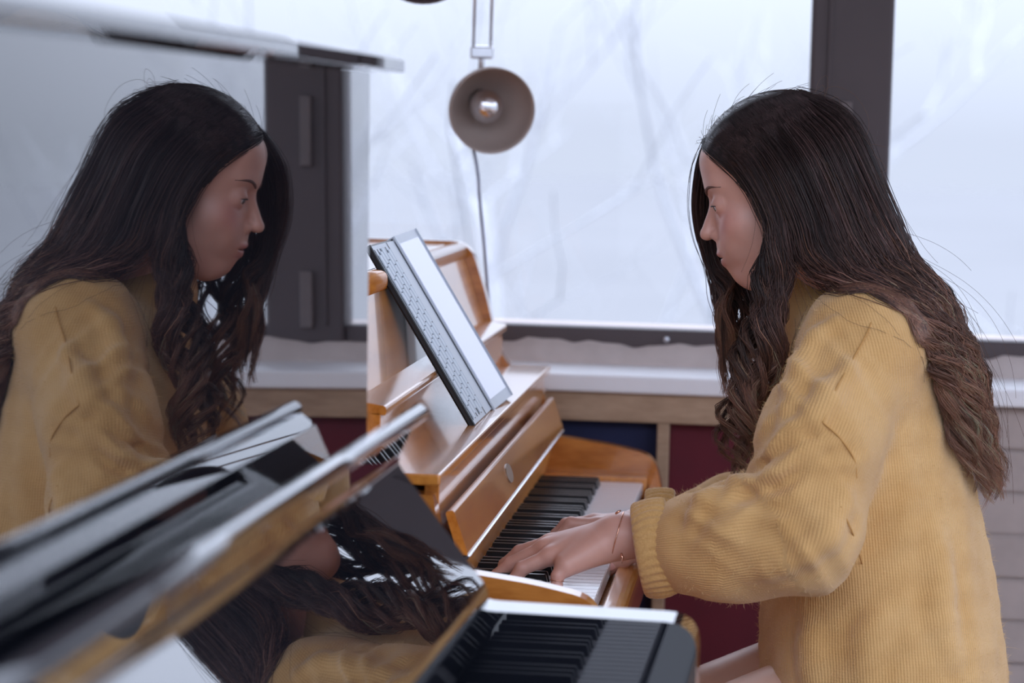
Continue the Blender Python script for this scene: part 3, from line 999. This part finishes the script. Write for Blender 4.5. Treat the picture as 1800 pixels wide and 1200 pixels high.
# fingernails
def nail(tip, prev, up, w=0.0052, l=0.0075, r=0.0066):
    t = (tip - prev) / np.linalg.norm(tip - prev)
    n = up - (up @ t) * t; n /= np.linalg.norm(n); b = np.cross(t, n)
    V, F = [], []
    for i in range(6):
        u = -1 + 2 * i / 5
        for j in range(7):
            a = -1 + 2 * j / 6
            ww = w * math.sqrt(max(0.08, 1 - 0.55 * max(0, u) ** 3))
            V.append(tuple(tip + t * (u * l * 0.6 + 0.002) + b * ww * a + n * (r * math.sqrt(max(.2, 1 - 0.55 * a * a)) + 0.0005)))
    for i in range(5):
        for j in range(6):
            F.append((i * 7 + j, i * 7 + j + 1, i * 7 + 8 + j, i * 7 + 7 + j))
    return link('fingernail', V, F, M['nail'], None, True)
upz = np.array([-0.7, -0.2, 0.7])
for fg in l_fing: face_parts.append(nail(fg[2], fg[1], upz))
for fg in r_fing: face_parts.append(nail(fg[2], fg[1], upz))
face_parts.append(nail(r_th[3], r_th[2], np.array([-0.15, -0.9, 0.45]), 0.0062, 0.009, 0.0082))
keep(pr, body)
for o in face_parts: o.parent = body

# ------------------------------------------------------------------ sweater
kn = [(498, 1425, 1530, .055), (525, 1408, 1560, .075), (560, 1394, 1600, .125), (610, 1384, 1632, .170), (680, 1365, 1665, .190), (760, 1350, 1693, .198),
      (880, 1342, 1722, .200), (1000, 1337, 1746, .205), (1120, 1336, 1766, .214), (1200, 1335, 1770, .218), (1330, 1342, 1764, .215)]
zs = np.array([at(1500, p[0], FY)[2] for p in kn])[::-1]
cx = np.array([(at(p[1], p[0], FY)[0] + at(p[2], p[0], FY)[0]) / 2 for p in kn])[::-1]
ax_ = np.array([(at(p[2], p[0], FY)[0] - at(p[1], p[0], FY)[0]) / 2 for p in kn])[::-1]
bx_ = np.array([p[3] for p in kn])[::-1]
zf = np.linspace(zs[0], zs[-1], 200)
def smooth_interp(y):
    v_ = np.interp(zf, zs, y)
    ker = np.ones(15) / 15
    return np.convolve(np.pad(v_, 7, mode='edge'), ker, 'valid')
Cx, Ax, Bx = smooth_interp(cx), smooth_interp(ax_), smooth_interp(bx_)
HEM = 0.535
LA = G([(1508, 602, 3.300), (1440, 780, 3.228), (1404, 932, 3.205), (1290, 953, 3.225), (1222, 957, 3.238)])
LR = [0.066, 0.066, 0.068, 0.063, 0.057]
RA = G([(1495, 602, 3.600), (1425, 775, 3.665), (1390, 915, 3.680), (1280, 928, 3.640), (1235, 932, 3.62)])
RRr = [0.066, 0.064, 0.066, 0.061, 0.052]
def sweater0(X, Y, Z):
    zi = np.clip(Z, zf[0], zf[-1])
    c = np.interp(zi, zf, Cx); a = np.interp(zi, zf, Ax); b = np.interp(zi, zf, Bx)
    ey = np.abs((Y - FY) / b); ex = np.abs((X - c) / a)
    d = ((ex ** 2.3 + ey ** 2.3) ** (1 / 2.3) - 1) * np.minimum(a, b)
    d = smax(d, Z - zf[-1], 0.02)
    d = smax(d, HEM - Z, 0.01)
    for s in (-1, 1):
        d = smin(d, ell(X, Y, Z, at(1528, 606, FY + s * 0.148), (0.070, 0.062, 0.056)), 0.05)
    d = smin(d, chain(X, Y, Z, LA, LR, 0.03), 0.022)
    d = smin(d, chain(X, Y, Z, RA, RRr, 0.03), 0.022)
    d = smin(d, cone(X, Y, Z, at(1462, 575, FY), at(1436, 532, FY), 0.066, 0.059), 0.02)
    return d
def surf(px, py, f, y0=3.0, y1=3.7):
    ys = np.linspace(y0, y1, 140)
    p0 = at(px, py, 1.0) - np.array([0, 0, CAMZ])
    P_ = np.stack([p0 * y for y in ys]) + np.array([0, 0, CAMZ])
    d = f(P_[:, 0], P_[:, 1], P_[:, 2])
    k_ = np.argmax(d < 0)
    if not (d < 0).any(): return None
    if k_ == 0: return P_[0]
    t = d[k_ - 1] / (d[k_ - 1] - d[k_])
    return P_[k_ - 1] * (1 - t) + P_[k_] * t
ridges = [
    ([(1470, 560), (1428, 600), (1402, 660), (1385, 720), (1372, 775)], 0.017, 0.004),
    ([(1505, 622), (1474, 676), (1432, 722), (1385, 748)], 0.017, 0.004),
    ([(1448, 742), (1408, 752), (1378, 778), (1352, 800)], 0.016, 0.003),
    ([(1440, 790), (1400, 808), (1362, 828), (1338, 862)], 0.017, 0.003),
    ([(1345, 842), (1308, 850), (1272, 880)], 0.017, 0.003),
    ([(1272, 868), (1240, 884), (1212, 925)], 0.015, 0.003),
    ([(1495, 850), (1466, 915), (1405, 980), (1320, 1016)], 0.022, 0.010),
    ([(1330, 905), (1270, 930), (1215, 985)], 0.018, 0.009),
    ([(1640, 900), (1652, 1000), (1660, 1100), (1690, 1190)], 0.026, 0.014),
    ([(1420, 1075), (1425, 1150), (1430, 1230)], 0.026, 0.014),
    ([(1560, 1060), (1530, 1120), (1520, 1220)], 0.026, 0.015),
]
def grad(f, p, e=0.001):
    g = np.array([float(f(*(np.array([[q]]) for q in p + e * d)).ravel()[0] - f(*(np.array([[q]]) for q in p - e * d)).ravel()[0]) for d in np.eye(3)])
    return g / (np.linalg.norm(g) + 1e-9)
RID = []
for pts, r, sink in ridges:
    q_ = [p for p in (surf(x, y, sweater0) for x, y in pts) if p is not None]
    q_ = [p - grad(sweater0, p) * sink for p in q_]
    if len(q_) > 1: RID.append((list(catmull(q_, 9)), r))
WR = [(at(1372, 822, 3.17), (-0.50, 0.86), 0.030, 0.0095, 0.062),
      (at(1425, 665, 3.21), (0.80, 0.60), 0.036, 0.0080, 0.070),
      (at(1275, 890, 3.18), (0.45, 0.89), 0.030, 0.0065, 0.060),
      (at(1460, 940, 3.15), (0.75, 0.65), 0.040, 0.0050, 0.070)]
def sweater(X, Y, Z):
    d = sweater0(X, Y, Z)
    for q_, r in RID:
        n_ = len(q_)
        rr = r * (0.45 + 0.55 * np.sin(np.linspace(0.0, math.pi, n_)))
        d = smin(d, chain(X, Y, Z, q_, list(rr), 0.006), 0.007)
    for (cx_, cy_, cz_), wv, wlen, amp_, sg_ in WR:
        g_ = np.exp(-((X - cx_) ** 2 + (Y - cy_) ** 2 + (Z - cz_) ** 2) / sg_ ** 2)
        ph_ = ((X - cx_) * wv[0] + (Z - cz_) * wv[1] + (Y - cy_) * 0.3 + 0.006 * np.sin(X * 60 + Z * 45)) * math.pi / wlen
        d = d - amp_ * g_ * (0.62 - np.abs(np.sin(ph_)))
    d = d + 0.0022 * np.sin(X * 47 + Z * 31 + 1.0) * np.sin(Y * 39 - Z * 26) + 0.0012 * np.sin(X * 95 - Z * 80) * np.sin(Z * 70 + Y * 85)
    return d
sv_, sf_ = nets(sweater, (-0.20, 3.06, 0.52), (0.34, 3.83, 1.09), 0.005)
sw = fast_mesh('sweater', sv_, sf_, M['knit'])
# stitch coordinates
def arm_uv(P, A):
    best = np.full(len(P), 1e9); U = np.zeros(len(P)); Vv = np.zeros(len(P)); acc = 0.0
    for i in range(len(A) - 1):
        ba = A[i + 1] - A[i]; L = np.linalg.norm(ba)
        h = np.clip((P - A[i]) @ ba / L ** 2, 0, 1)
        rel = P - A[i] - h[:, None] * ba
        d = np.linalg.norm(rel, axis=1)
        t = ba / L; e2 = np.array([0, 1.0, 0]) - t[1] * t; e2 /= np.linalg.norm(e2); e1 = np.cross(t, e2)
        an = np.arctan2(rel @ e1, -(rel @ e2))
        m_ = d < best
        best[m_] = d[m_]; U[m_] = an[m_] * 0.062; Vv[m_] = acc + h[m_] * L
        acc += L
    return best, U, Vv
P_ = sv_.astype(float)
bl, ul, vl = arm_uv(P_, LA); br_, ur, vr = arm_uv(P_, RA)
zi = np.clip(P_[:, 2], zf[0], zf[-1])
tu = np.arctan2(P_[:, 0] - np.interp(zi, zf, Cx), -(P_[:, 1] - FY)) * 0.18
tv = P_[:, 2]
UV = np.stack([tu, tv], 1)
fc_ = P_[sf_].mean(1)
def dtor(P):
    zi_ = np.clip(P[:, 2], zf[0], zf[-1]); c = np.interp(zi_, zf, Cx); a = np.interp(zi_, zf, Ax); b = np.interp(zi_, zf, Bx)
    return ((np.abs((P[:, 0] - c) / a) ** 2.3 + np.abs((P[:, 1] - FY) / b) ** 2.3) ** (1 / 2.3) - 1) * np.minimum(a, b)
dt_ = dtor(fc_)
dl_ = chain(fc_[:, 0], fc_[:, 1], fc_[:, 2], LA, LR, 0.03); dr_ = chain(fc_[:, 0], fc_[:, 1], fc_[:, 2], RA, RRr, 0.03)
_, _, vlf = arm_uv(fc_, LA); _, _, vrf = arm_uv(fc_, RA)
onl = (dl_ < dt_) & (vlf > 0.05); onr = (dr_ < dt_) & (vrf > 0.05)
UVl, UVr = np.stack([ul, vl], 1), np.stack([ur, vr], 1)
fuv = UV[sf_]
fuv[onl] = UVl[sf_[onl]]; fuv[onr] = UVr[sf_[onr]]
uvl = sw.data.uv_layers.new(name='knit')
uvl.data.foreach_set('uv', fuv.reshape(-1, 2).astype(f32).ravel())

sparts = []
def seam(pts):
    q_ = [p for p in (surf(x, y, sweater) for x, y in pts) if p is not None]
    sparts.append(tube('seam', catmull(q_, 60), 0.0010, M['seam'], None, 6))
seam([(1537, 523), (1530, 571), (1500, 630), (1469, 685), (1446, 742)])
seam([(1446, 742), (1475, 768), (1501, 806), (1506, 840)])
seam([(1478, 890), (1500, 940), (1515, 990)])

def cuff(A, B, e1, r1, r2, name='cuff'):
    A, B = np.asarray(A), np.asarray(B)
    axv = B - A; e2 = np.array([0, 1.0, 0]); e1 = e1 / np.linalg.norm(e1)
    prof = [(0.10, .80), (0.0, .86), (-0.02, .93), (0.02, .99), (0.10, 1.03), (0.3, 1.06), (0.5, 1.07), (0.7, 1.06), (0.9, 1.03), (0.98, .98), (1.0, .90)]
    nt = 240
    V, F = [], []
    for s, rr in prof:
        for j in range(nt):
            th = 2 * math.pi * j / nt
            rib = 1 + (0.022 * math.cos(34 * th + 3 * math.sin(s * 3)) if rr > .9 else 0) + 0.015 * math.sin(3 * th + s * 4)
            V.append(tuple(A + axv * s + rr * rib * (math.cos(th) * e1 * r1 + math.sin(th) * e2 * r2)))
    for i in range(len(prof) - 1):
        for j in range(nt):
            F.append((i * nt + j, i * nt + (j + 1) % nt, (i + 1) * nt + (j + 1) % nt, (i + 1) * nt + j))
    return link(name, V, F, M['rib'], None, True)
sparts.append(cuff(at(1122, 968, 3.254), at(1183, 957, 3.247), np.array([0.20, 0, -0.98]), 0.0535, 0.047))
sparts.append(cuff(at(1142, 930, 3.592), at(1195, 930, 3.588), np.array([0.15, 0, -0.98]), 0.050, 0.045))

# loose wool fibres standing off the knit
nf = 26000
fi = rng.integers(0, len(sf_), nf)
w4 = rng.dirichlet([1, 1, 1, 1], nf)
tri = P_[sf_[fi]]
p0 = (tri * w4[:, :, None]).sum(1)
nrm = np.cross(tri[:, 1] - tri[:, 0], tri[:, 3] - tri[:, 0])
nrm /= np.linalg.norm(nrm, axis=1)[:, None] + 1e-12
tst = p0[:50] + nrm[:50] * 0.002
sg = np.sign(np.median(sweater(tst[:, 0], tst[:, 1], tst[:, 2])))
nrm *= sg
dirr = nrm + rng.normal(0, 0.65, (nf, 3)); dirr /= np.linalg.norm(dirr, axis=1)[:, None]
ln = rng.gamma(2.5, 0.0016, nf)[:, None]
p1 = p0 + dirr * ln * 0.6; p2 = p1 + (dirr + rng.normal(0, .7, (nf, 3))) * ln * 0.4
sd = np.cross(dirr, rng.normal(0, 1, (nf, 3))); sd /= np.linalg.norm(sd, axis=1)[:, None]; sd *= 0.00013
FV = np.stack([p0 - sd, p0 + sd, p1 + sd * .8, p1 - sd * .8, p2], 1).reshape(-1, 3)
b_ = np.arange(nf)[:, None] * 5
FF = np.vstack([b_ + [0, 1, 2], b_ + [0, 2, 3], b_ + [3, 2, 4]])
fz = fast_mesh('wool_fuzz', FV, FF, M['fuzz'], None, False)
fz['kind'] = 'stuff'
sparts.append(fz)
keep(pr, sw)
for o in sparts: o.parent = sw

# ------------------------------------------------------------------ hair
NP = 30
def fam(l): return catmull(G(l), NP)
# each family: (curve at one edge, curve at the other edge, number of locks, strands per lock, lock spread, wave, dye start)
near_front_a = fam([(1234, 250, 3.440), (1288, 283, 3.388), (1330, 342, 3.370), (1352, 415, 3.362), (1334, 520, 3.352), (1310, 640, 3.345), (1288, 740, 3.330), (1312, 842, 3.300)])
near_front_b = fam([(1275, 212, 3.440), (1335, 285, 3.375), (1378, 380, 3.355), (1388, 470, 3.345), (1376, 570, 3.335), (1350, 660, 3.325), (1316, 750, 3.315), (1330, 835, 3.290)])
near_back_a = fam([(1282, 208, 3.440), (1350, 292, 3.370), (1395, 390, 3.352), (1418, 468, 3.330), (1490, 520, 3.288), (1590, 575, 3.275), (1655, 655, 3.300), (1685, 790, 3.310)])
near_back_b = fam([(1340, 182, 3.440), (1415, 262, 3.365), (1462, 365, 3.350), (1505, 462, 3.330), (1590, 535, 3.310), (1660, 620, 3.320), (1705, 730, 3.335), (1728, 850, 3.345)])
back_c = fam([(1385, 169, 3.445), (1468, 228, 3.385), (1525, 335, 3.365), (1578, 440, 3.355), (1648, 535, 3.355), (1694, 625, 3.365), (1728, 740, 3.375), (1752, 872, 3.385)])
back_d = fam([(1405, 166, 3.455), (1488, 218, 3.440), (1548, 345, 3.440), (1598, 450, 3.440), (1668, 540, 3.440), (1706, 640, 3.440), (1732, 750, 3.440), (1748, 860, 3.440)])
back_e = fam([(1390, 170, 3.462), (1468, 232, 3.525), (1520, 345, 3.540), (1570, 450, 3.545), (1630, 545, 3.545), (1685, 650, 3.540), (1712, 760, 3.530), (1735, 850, 3.520)])
far_front_a = fam([(1240, 246, 3.462), (1226, 300, 3.515), (1219, 370, 3.535), (1232, 440, 3.540), (1256, 500, 3.535), (1258, 560, 3.530), (1272, 620, 3.525), (1268, 675, 3.520)])
far_front_b = fam([(1262, 228, 3.464), (1262, 300, 3.525), (1262, 380, 3.548), (1278, 450, 3.552), (1292, 520, 3.545), (1300, 590, 3.540), (1322, 660, 3.530), (1312, 730, 3.520)])
far_side_b = fam([(1340, 186, 3.464), (1370, 270, 3.538), (1390, 370, 3.553), (1390, 450, 3.560), (1375, 530, 3.555), (1352, 610, 3.545), (1330, 700, 3.540), (1320, 800, 3.530)])
face_lock_a = fam([(1250, 236, 3.464), (1240, 310, 3.520), (1238, 400, 3.535), (1250, 470, 3.530), (1272, 505, 3.515), (1262, 545, 3.505), (1268, 600, 3.500), (1280, 650, 3.500)])
face_lock_b = fam([(1256, 232, 3.464), (1248, 310, 3.520), (1250, 400, 3.538), (1264, 470, 3.532), (1290, 500, 3.515), (1274, 545, 3.505), (1284, 600, 3.498), (1272, 665, 3.500)])
FAMS = [(near_front_a, near_front_b, 22, 40, 0.0062, 0.016, 0.58),
        (near_back_a, near_back_b, 52, 40, 0.0085, 0.011, 0.52),
        (near_back_b, back_c, 42, 38, 0.0085, 0.011, 0.50),
        (back_c, back_d, 30, 32, 0.0080, 0.010, 0.48),
        (back_d, back_e, 26, 26, 0.0090, 0.010, 0.48),
        (far_front_a, far_front_b, 12, 26, 0.0060, 0.005, 0.60),
        (far_front_b, far_side_b, 14, 30, 0.0065, 0.014, 0.58),
        (back_e, far_side_b, 24, 22, 0.0120, 0.006, 0.62),
        (face_lock_a, face_lock_b, 6, 34, 0.0040, 0.003, 0.55)]
sN = np.linspace(0, 1, NP)
ALLP, ALLR, ALLC = [], [], []
dark = np.array([0.026, 0.017, 0.018]); mid = np.array([0.100, 0.050, 0.042]); tip = np.array([0.40, 0.185, 0.110])
for fa, fb_, nl, ns, spread, wave, dye in FAMS:
    ns = int(ns * 1.3); fwl = rng.uniform(0.085, 0.115); fph = rng.uniform(0, 6.28)
    for L in range(nl):
        t = (L + rng.uniform(0.1, 0.9)) / nl
        base = fa * (1 - t) + fb_ * t
        base = base + (sN ** 1.5)[:, None] * rng.normal(0, 0.006, 3)
        tang = np.gradient(base, axis=0); tang /= np.linalg.norm(tang, axis=1)[:, None]
        o1 = np.cross(tang, np.array([0, 1.0, 0])); o1 /= np.linalg.norm(o1, axis=1)[:, None] + 1e-9
        o2 = np.cross(tang, o1)
        ln_ = np.concatenate([[0], np.cumsum(np.linalg.norm(np.diff(base, axis=0), axis=1))])
        wl = fwl * rng.uniform(0.93, 1.07); ph = fph + t * 3.0 + rng.normal(0, 0.55)
        amp = wave * np.clip((sN - 0.32) / 0.4, 0, 1) * rng.uniform(0.8, 1.5)
        base = base + o1 * (amp * np.sin(2 * math.pi * ln_ / wl + ph))[:, None] + o2 * (amp * 0.9 * np.cos(2 * math.pi * ln_ / wl + ph))[:, None]
        cut = rng.uniform(0.92, 1.03, ns) * rng.uniform(0.87, 1.02)
        rad = spread * np.interp(sN, [0, .06, .15, .45, .8, 1], [0.45, .8, 1.15, 0.80, 0.42, 0.22])
        off = rng.normal(0, 0.55, (ns, 2))
        stray = (rng.random(ns) < 0.06)
        off[stray] *= 2.0
        S = base[None] + rad[None, :, None] * (off[:, 0, None, None] * o1[None] + off[:, 1, None, None] * o2[None])
        S += (sN ** 2)[None, :, None] * rng.normal(0, 0.0016, (ns, 1, 3))
        sub = 0.0005 * np.sin(2 * math.pi * ln_[None] / rng.uniform(.03, .07, (ns, 1)) + rng.uniform(0, 6.28, (ns, 1))) * sN[None]
        S += sub[:, :, None] * o1[None]
        # shorten
        idx = np.clip(sN[None] * cut[:, None], 0, 1) * (NP - 1)
        i0 = np.minimum(idx.astype(int), NP - 2); fr_ = (idx - i0)[:, :, None]
        S = np.take_along_axis(S, i0[:, :, None], 1) * (1 - fr_) + np.take_along_axis(S, i0[:, :, None] + 1, 1) * fr_
        ALLP.append(S)
        r0 = rng.uniform(0.00036, 0.00062, (ns, 1))
        ALLR.append(r0 * np.interp(sN, [0, .1, .75, 1], [.7, 1, .9, .25])[None])
        w = np.clip((sN[None] - dye + rng.normal(0, 0.07, (ns, 1)) + rng.normal(0, .05)) / 0.5, 0, 1)
        w1 = np.clip(sN[None] / 0.5, 0, 1) * rng.uniform(.4, 1.0, (ns, 1))
        Cc = dark * (1 - w1[..., None]) + mid * w1[..., None]
        tp = tip * rng.uniform(.7, 1.25, (ns, 1, 1))
        Cc = Cc * (1 - w[..., None]) + tp * w[..., None]
        Cc = Cc * math.exp(rng.normal(0.0, 0.38)) * np.exp(rng.normal(0, 0.22, (ns, 1, 1)))
        ALLC.append(np.clip(Cc, 0, 0.42))
# single hairs standing off the crown and the lengths
nfly = 130
FLY, FR, FC = [], [], []
for _ in range(nfly):
    fa, fb_ = (near_back_b, back_c) if rng.random() < .5 else ((back_c, back_d) if rng.random() < .6 else (near_front_a, near_back_a))
    t = rng.random(); base = fa * (1 - t) + fb_ * t
    a = rng.uniform(0.05, 0.65); b2 = min(1, a + rng.uniform(0.15, 0.4))
    ii = np.interp(np.linspace(a, b2, NP), sN, np.arange(NP)); i0 = np.minimum(ii.astype(int), NP - 2); fr_ = (ii - i0)[:, None]
    seg_ = base[i0] * (1 - fr_) + base[i0 + 1] * fr_
    outw = seg_ - (h2w((0, 0, 2)) if a < 0.35 else at(1500, 760, FY)); outw /= np.linalg.norm(outw, axis=1)[:, None]
    bow = np.sin(sN * math.pi * rng.uniform(.55, 1.0))
    seg_ = seg_ + outw * (bow * rng.uniform(0.006, 0.032))[:, None] + (sN ** 1.5)[:, None] * rng.normal(0, .014, 3)
    FLY.append(seg_); FR.append(np.full(NP, 0.00020)); FC.append(np.tile(np.array([0.12, 0.06, 0.035]), (NP, 1)))
for _ in range(150):                                 # short lifted hairs along the parting and the crown
    t = rng.random()
    p_ = catmull(G([(1234, 250, 3.446), (1282, 208, 3.446), (1340, 182, 3.446), (1385, 169, 3.446), (1430, 172, 3.444), (1490, 218, 3.44), (1540, 320, 3.44)]), 60)[int(t * 59)]
    nrm_ = p_ - h2w((0.2, 0, 4.4)); nrm_ /= np.linalg.norm(nrm_)
    d_ = np.array([rng.uniform(0.2, 1.0), rng.uniform(-.8, .3), rng.uniform(-.5, .1)]); d_ -= (d_ @ nrm_) * nrm_; d_ /= np.linalg.norm(d_)
    L_ = rng.uniform(0.02, 0.07)
    seg_ = p_ - nrm_ * 0.002 + d_ * (sN * L_)[:, None] + nrm_ * (np.sin(sN * rng.uniform(1.5, 3.0)) * rng.uniform(0.003, 0.011))[:, None]
    FLY.append(seg_); FR.append(np.full(NP, 0.00022)); FC.append(np.tile(np.array([0.07, 0.045, 0.04]), (NP, 1)))
# loops of loose hair on the crown
for pts in ([(1432, 172), (1438, 145), (1452, 133), (1455, 150), (1448, 178)], [(1425, 170), (1445, 150), (1450, 165), (1446, 185)],
            [(1440, 165), (1465, 152), (1500, 165), (1524, 200), (1526, 230), (1508, 262), (1500, 280)],
            [(1452, 180), (1470, 170), (1476, 180), (1470, 195), (1455, 200)], [(1500, 250), (1530, 253), (1556, 258)],
            [(1500, 258), (1540, 275), (1558, 298), (1540, 306), (1520, 312)]):
    FLY.append(catmull(G([(x, y, 3.44) for x, y in pts]), NP)); FR.append(np.full(NP, 0.00022)); FC.append(np.tile(np.array([0.16, 0.085, 0.05]), (NP, 1)))
S = np.concatenate(ALLP + [np.array(FLY)]); RR_ = np.concatenate(ALLR + [np.array(FR)]); CC_ = np.concatenate(ALLC + [np.array(FC)])
ns_ = len(S)
# keep hair outside skull and wool
def push(P, f, margin, eps, unit):
    Q = P.reshape(-1, 3)
    d = f(Q[:, 0], Q[:, 1], Q[:, 2])
    m_ = d < margin
    if m_.any():
        q = Q[m_]; d0 = d[m_]
        g = np.stack([f(q[:, 0] + (eps if i == 0 else 0), q[:, 1] + (eps if i == 1 else 0), q[:, 2] + (eps if i == 2 else 0)) - d0 for i in range(3)], 1)
        g /= np.linalg.norm(g, axis=1)[:, None] + 1e-9
        Q[m_] = q + g * (margin - d0)[:, None] * 0.95
    return Q.reshape(P.shape)
HS = w2h(S.reshape(-1, 3)).reshape(S.shape)
def skull(X, Y, Z):
    return np.minimum(ell(X, Y, Z, (0.2, 0, 4.4), (9.6, 7.7, 8.5)), smin(ell(X, Y, Z, (3.2, 0, -2.2), (4.9, 6.2, 7.4)), cone(X, Y, Z, (-1.6, 0, -4.0), (-4.6, 0, -17.0), 5.4, 5.8), 1.0))
mg = rng.uniform(0.05, 0.55, (ns_, 1)) * np.ones((1, NP))
for _ in range(2):
    HS = push(HS, skull, mg.ravel()[0] * 0 + 0.25, 0.05, 1)
S = (HO + (HS.reshape(-1, 3) * 0.01) @ HM).reshape(S.shape)
for _ in range(2):
    S = push(S, sweater, 0.0035, 0.001, 1)
# three-sided tapering tubes
T = np.gradient(S, axis=1); T /= np.linalg.norm(T, axis=2)[..., None] + 1e-9
A1 = np.cross(T, np.array([0.3, 0.9, 0.3])); A1 /= np.linalg.norm(A1, axis=2)[..., None] + 1e-9
A2 = np.cross(T, A1)
rings = [S + RR_[..., None] * (math.cos(a) * A1 + math.sin(a) * A2) for a in (0, 2.0944, 4.18879)]
HVv = np.stack(rings, 2).reshape(-1, 3)
bi = (np.arange(ns_)[:, None] * NP + np.arange(NP - 1)[None]).reshape(-1) * 3
quads = np.vstack([np.stack([bi + j, bi + (j + 1) % 3, bi + 3 + (j + 1) % 3, bi + 3 + j], 1) for j in range(3)])
ho = fast_mesh('hair', HVv, quads, M['hair'], None, True)
vcol(ho, 'dye', np.repeat(CC_.reshape(-1, 3), 3, axis=0))
ho['kind'] = 'stuff'
keep(pr, ho)
# denser mass under the outer hair
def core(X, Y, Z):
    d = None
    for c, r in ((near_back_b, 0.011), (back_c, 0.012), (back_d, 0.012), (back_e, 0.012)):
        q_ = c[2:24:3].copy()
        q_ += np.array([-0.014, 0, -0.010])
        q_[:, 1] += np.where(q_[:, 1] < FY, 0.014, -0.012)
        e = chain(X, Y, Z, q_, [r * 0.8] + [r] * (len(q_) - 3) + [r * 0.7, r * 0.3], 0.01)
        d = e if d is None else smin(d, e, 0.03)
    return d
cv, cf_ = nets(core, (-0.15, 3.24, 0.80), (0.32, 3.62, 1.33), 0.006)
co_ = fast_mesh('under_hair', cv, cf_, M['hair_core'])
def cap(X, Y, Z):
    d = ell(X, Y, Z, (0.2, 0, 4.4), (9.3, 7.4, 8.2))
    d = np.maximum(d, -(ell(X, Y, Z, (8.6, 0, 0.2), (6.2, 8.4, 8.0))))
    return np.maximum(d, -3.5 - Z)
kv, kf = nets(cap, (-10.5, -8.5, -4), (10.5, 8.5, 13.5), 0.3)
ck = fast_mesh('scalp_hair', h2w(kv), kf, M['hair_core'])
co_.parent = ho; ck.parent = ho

# ------------------------------------------------------------------ jewellery
bc = at(1086, 940, 3.260)
th = np.linspace(0, 2 * math.pi, 40, endpoint=False)
ring_ = [bc + np.array([0.006 * math.sin(t) * 1.0 - 0.001, 0, 0]) + np.array([0, 1, 0]) * 0.0290 * math.cos(t) + np.array([0.03, 0, 1.0]) * (0.0300 * math.sin(t) - 0.003) for t in th]
brc = thing('bracelet', tuple(bc), 'thin rose gold chain bracelet on the left wrist of the woman', 'bracelet')
b1 = tube('chain', ring_, 0.0007, M['gold'], None, 6, True)
b2 = tube('charm', [at(1092, 972, 3.233), at(1094, 980, 3.231), at(1093, 990, 3.231)], [0.0014, 0.0018, 0.0004], M['gold'], None, 6)
b3 = tube('clasp', [at(1082, 903, 3.240), at(1087, 899, 3.240), at(1091, 897, 3.241)], [0.0012, 0.0016, 0.001], M['gold'], None, 6)
keep(brc, b1, b2, b3)
pc = (l_fing[3][0] * 0.55 + l_fing[3][1] * 0.45)
ax1 = l_fing[3][1] - l_fing[3][0]; ax1 /= np.linalg.norm(ax1)
e1 = np.cross(ax1, np.array([0, 1.0, 0])); e1 /= np.linalg.norm(e1); e2 = np.cross(ax1, e1)
rg = tube('finger_ring', [pc + 0.0079 * (math.cos(t) * e1 + math.sin(t) * e2) for t in th], 0.0006, M['gold'], None, 6, True)
tag(rg, 'thin gold ring on the little finger of the woman', 'ring')

# ------------------------------------------------------------------ piano bench under the woman
pb = thing('piano_bench', (0.14, FY, 0), 'black padded piano bench beneath the woman, below the picture edge', 'bench')
ps = [box('seat', (-0.04, FY - 0.30, 0.455), (0.31, FY + 0.30, 0.505), M['bench_black'], None, 0.012, 3)]
for sx_ in (-0.02, 0.25):
    for sy_ in (-0.27, 0.23):
        ps.append(box('leg', (sx_, FY + sy_, 0.0), (sx_ + 0.04, FY + sy_ + 0.04, 0.455), M['bench_black'], None, 0.004))
keep(pb, *ps)
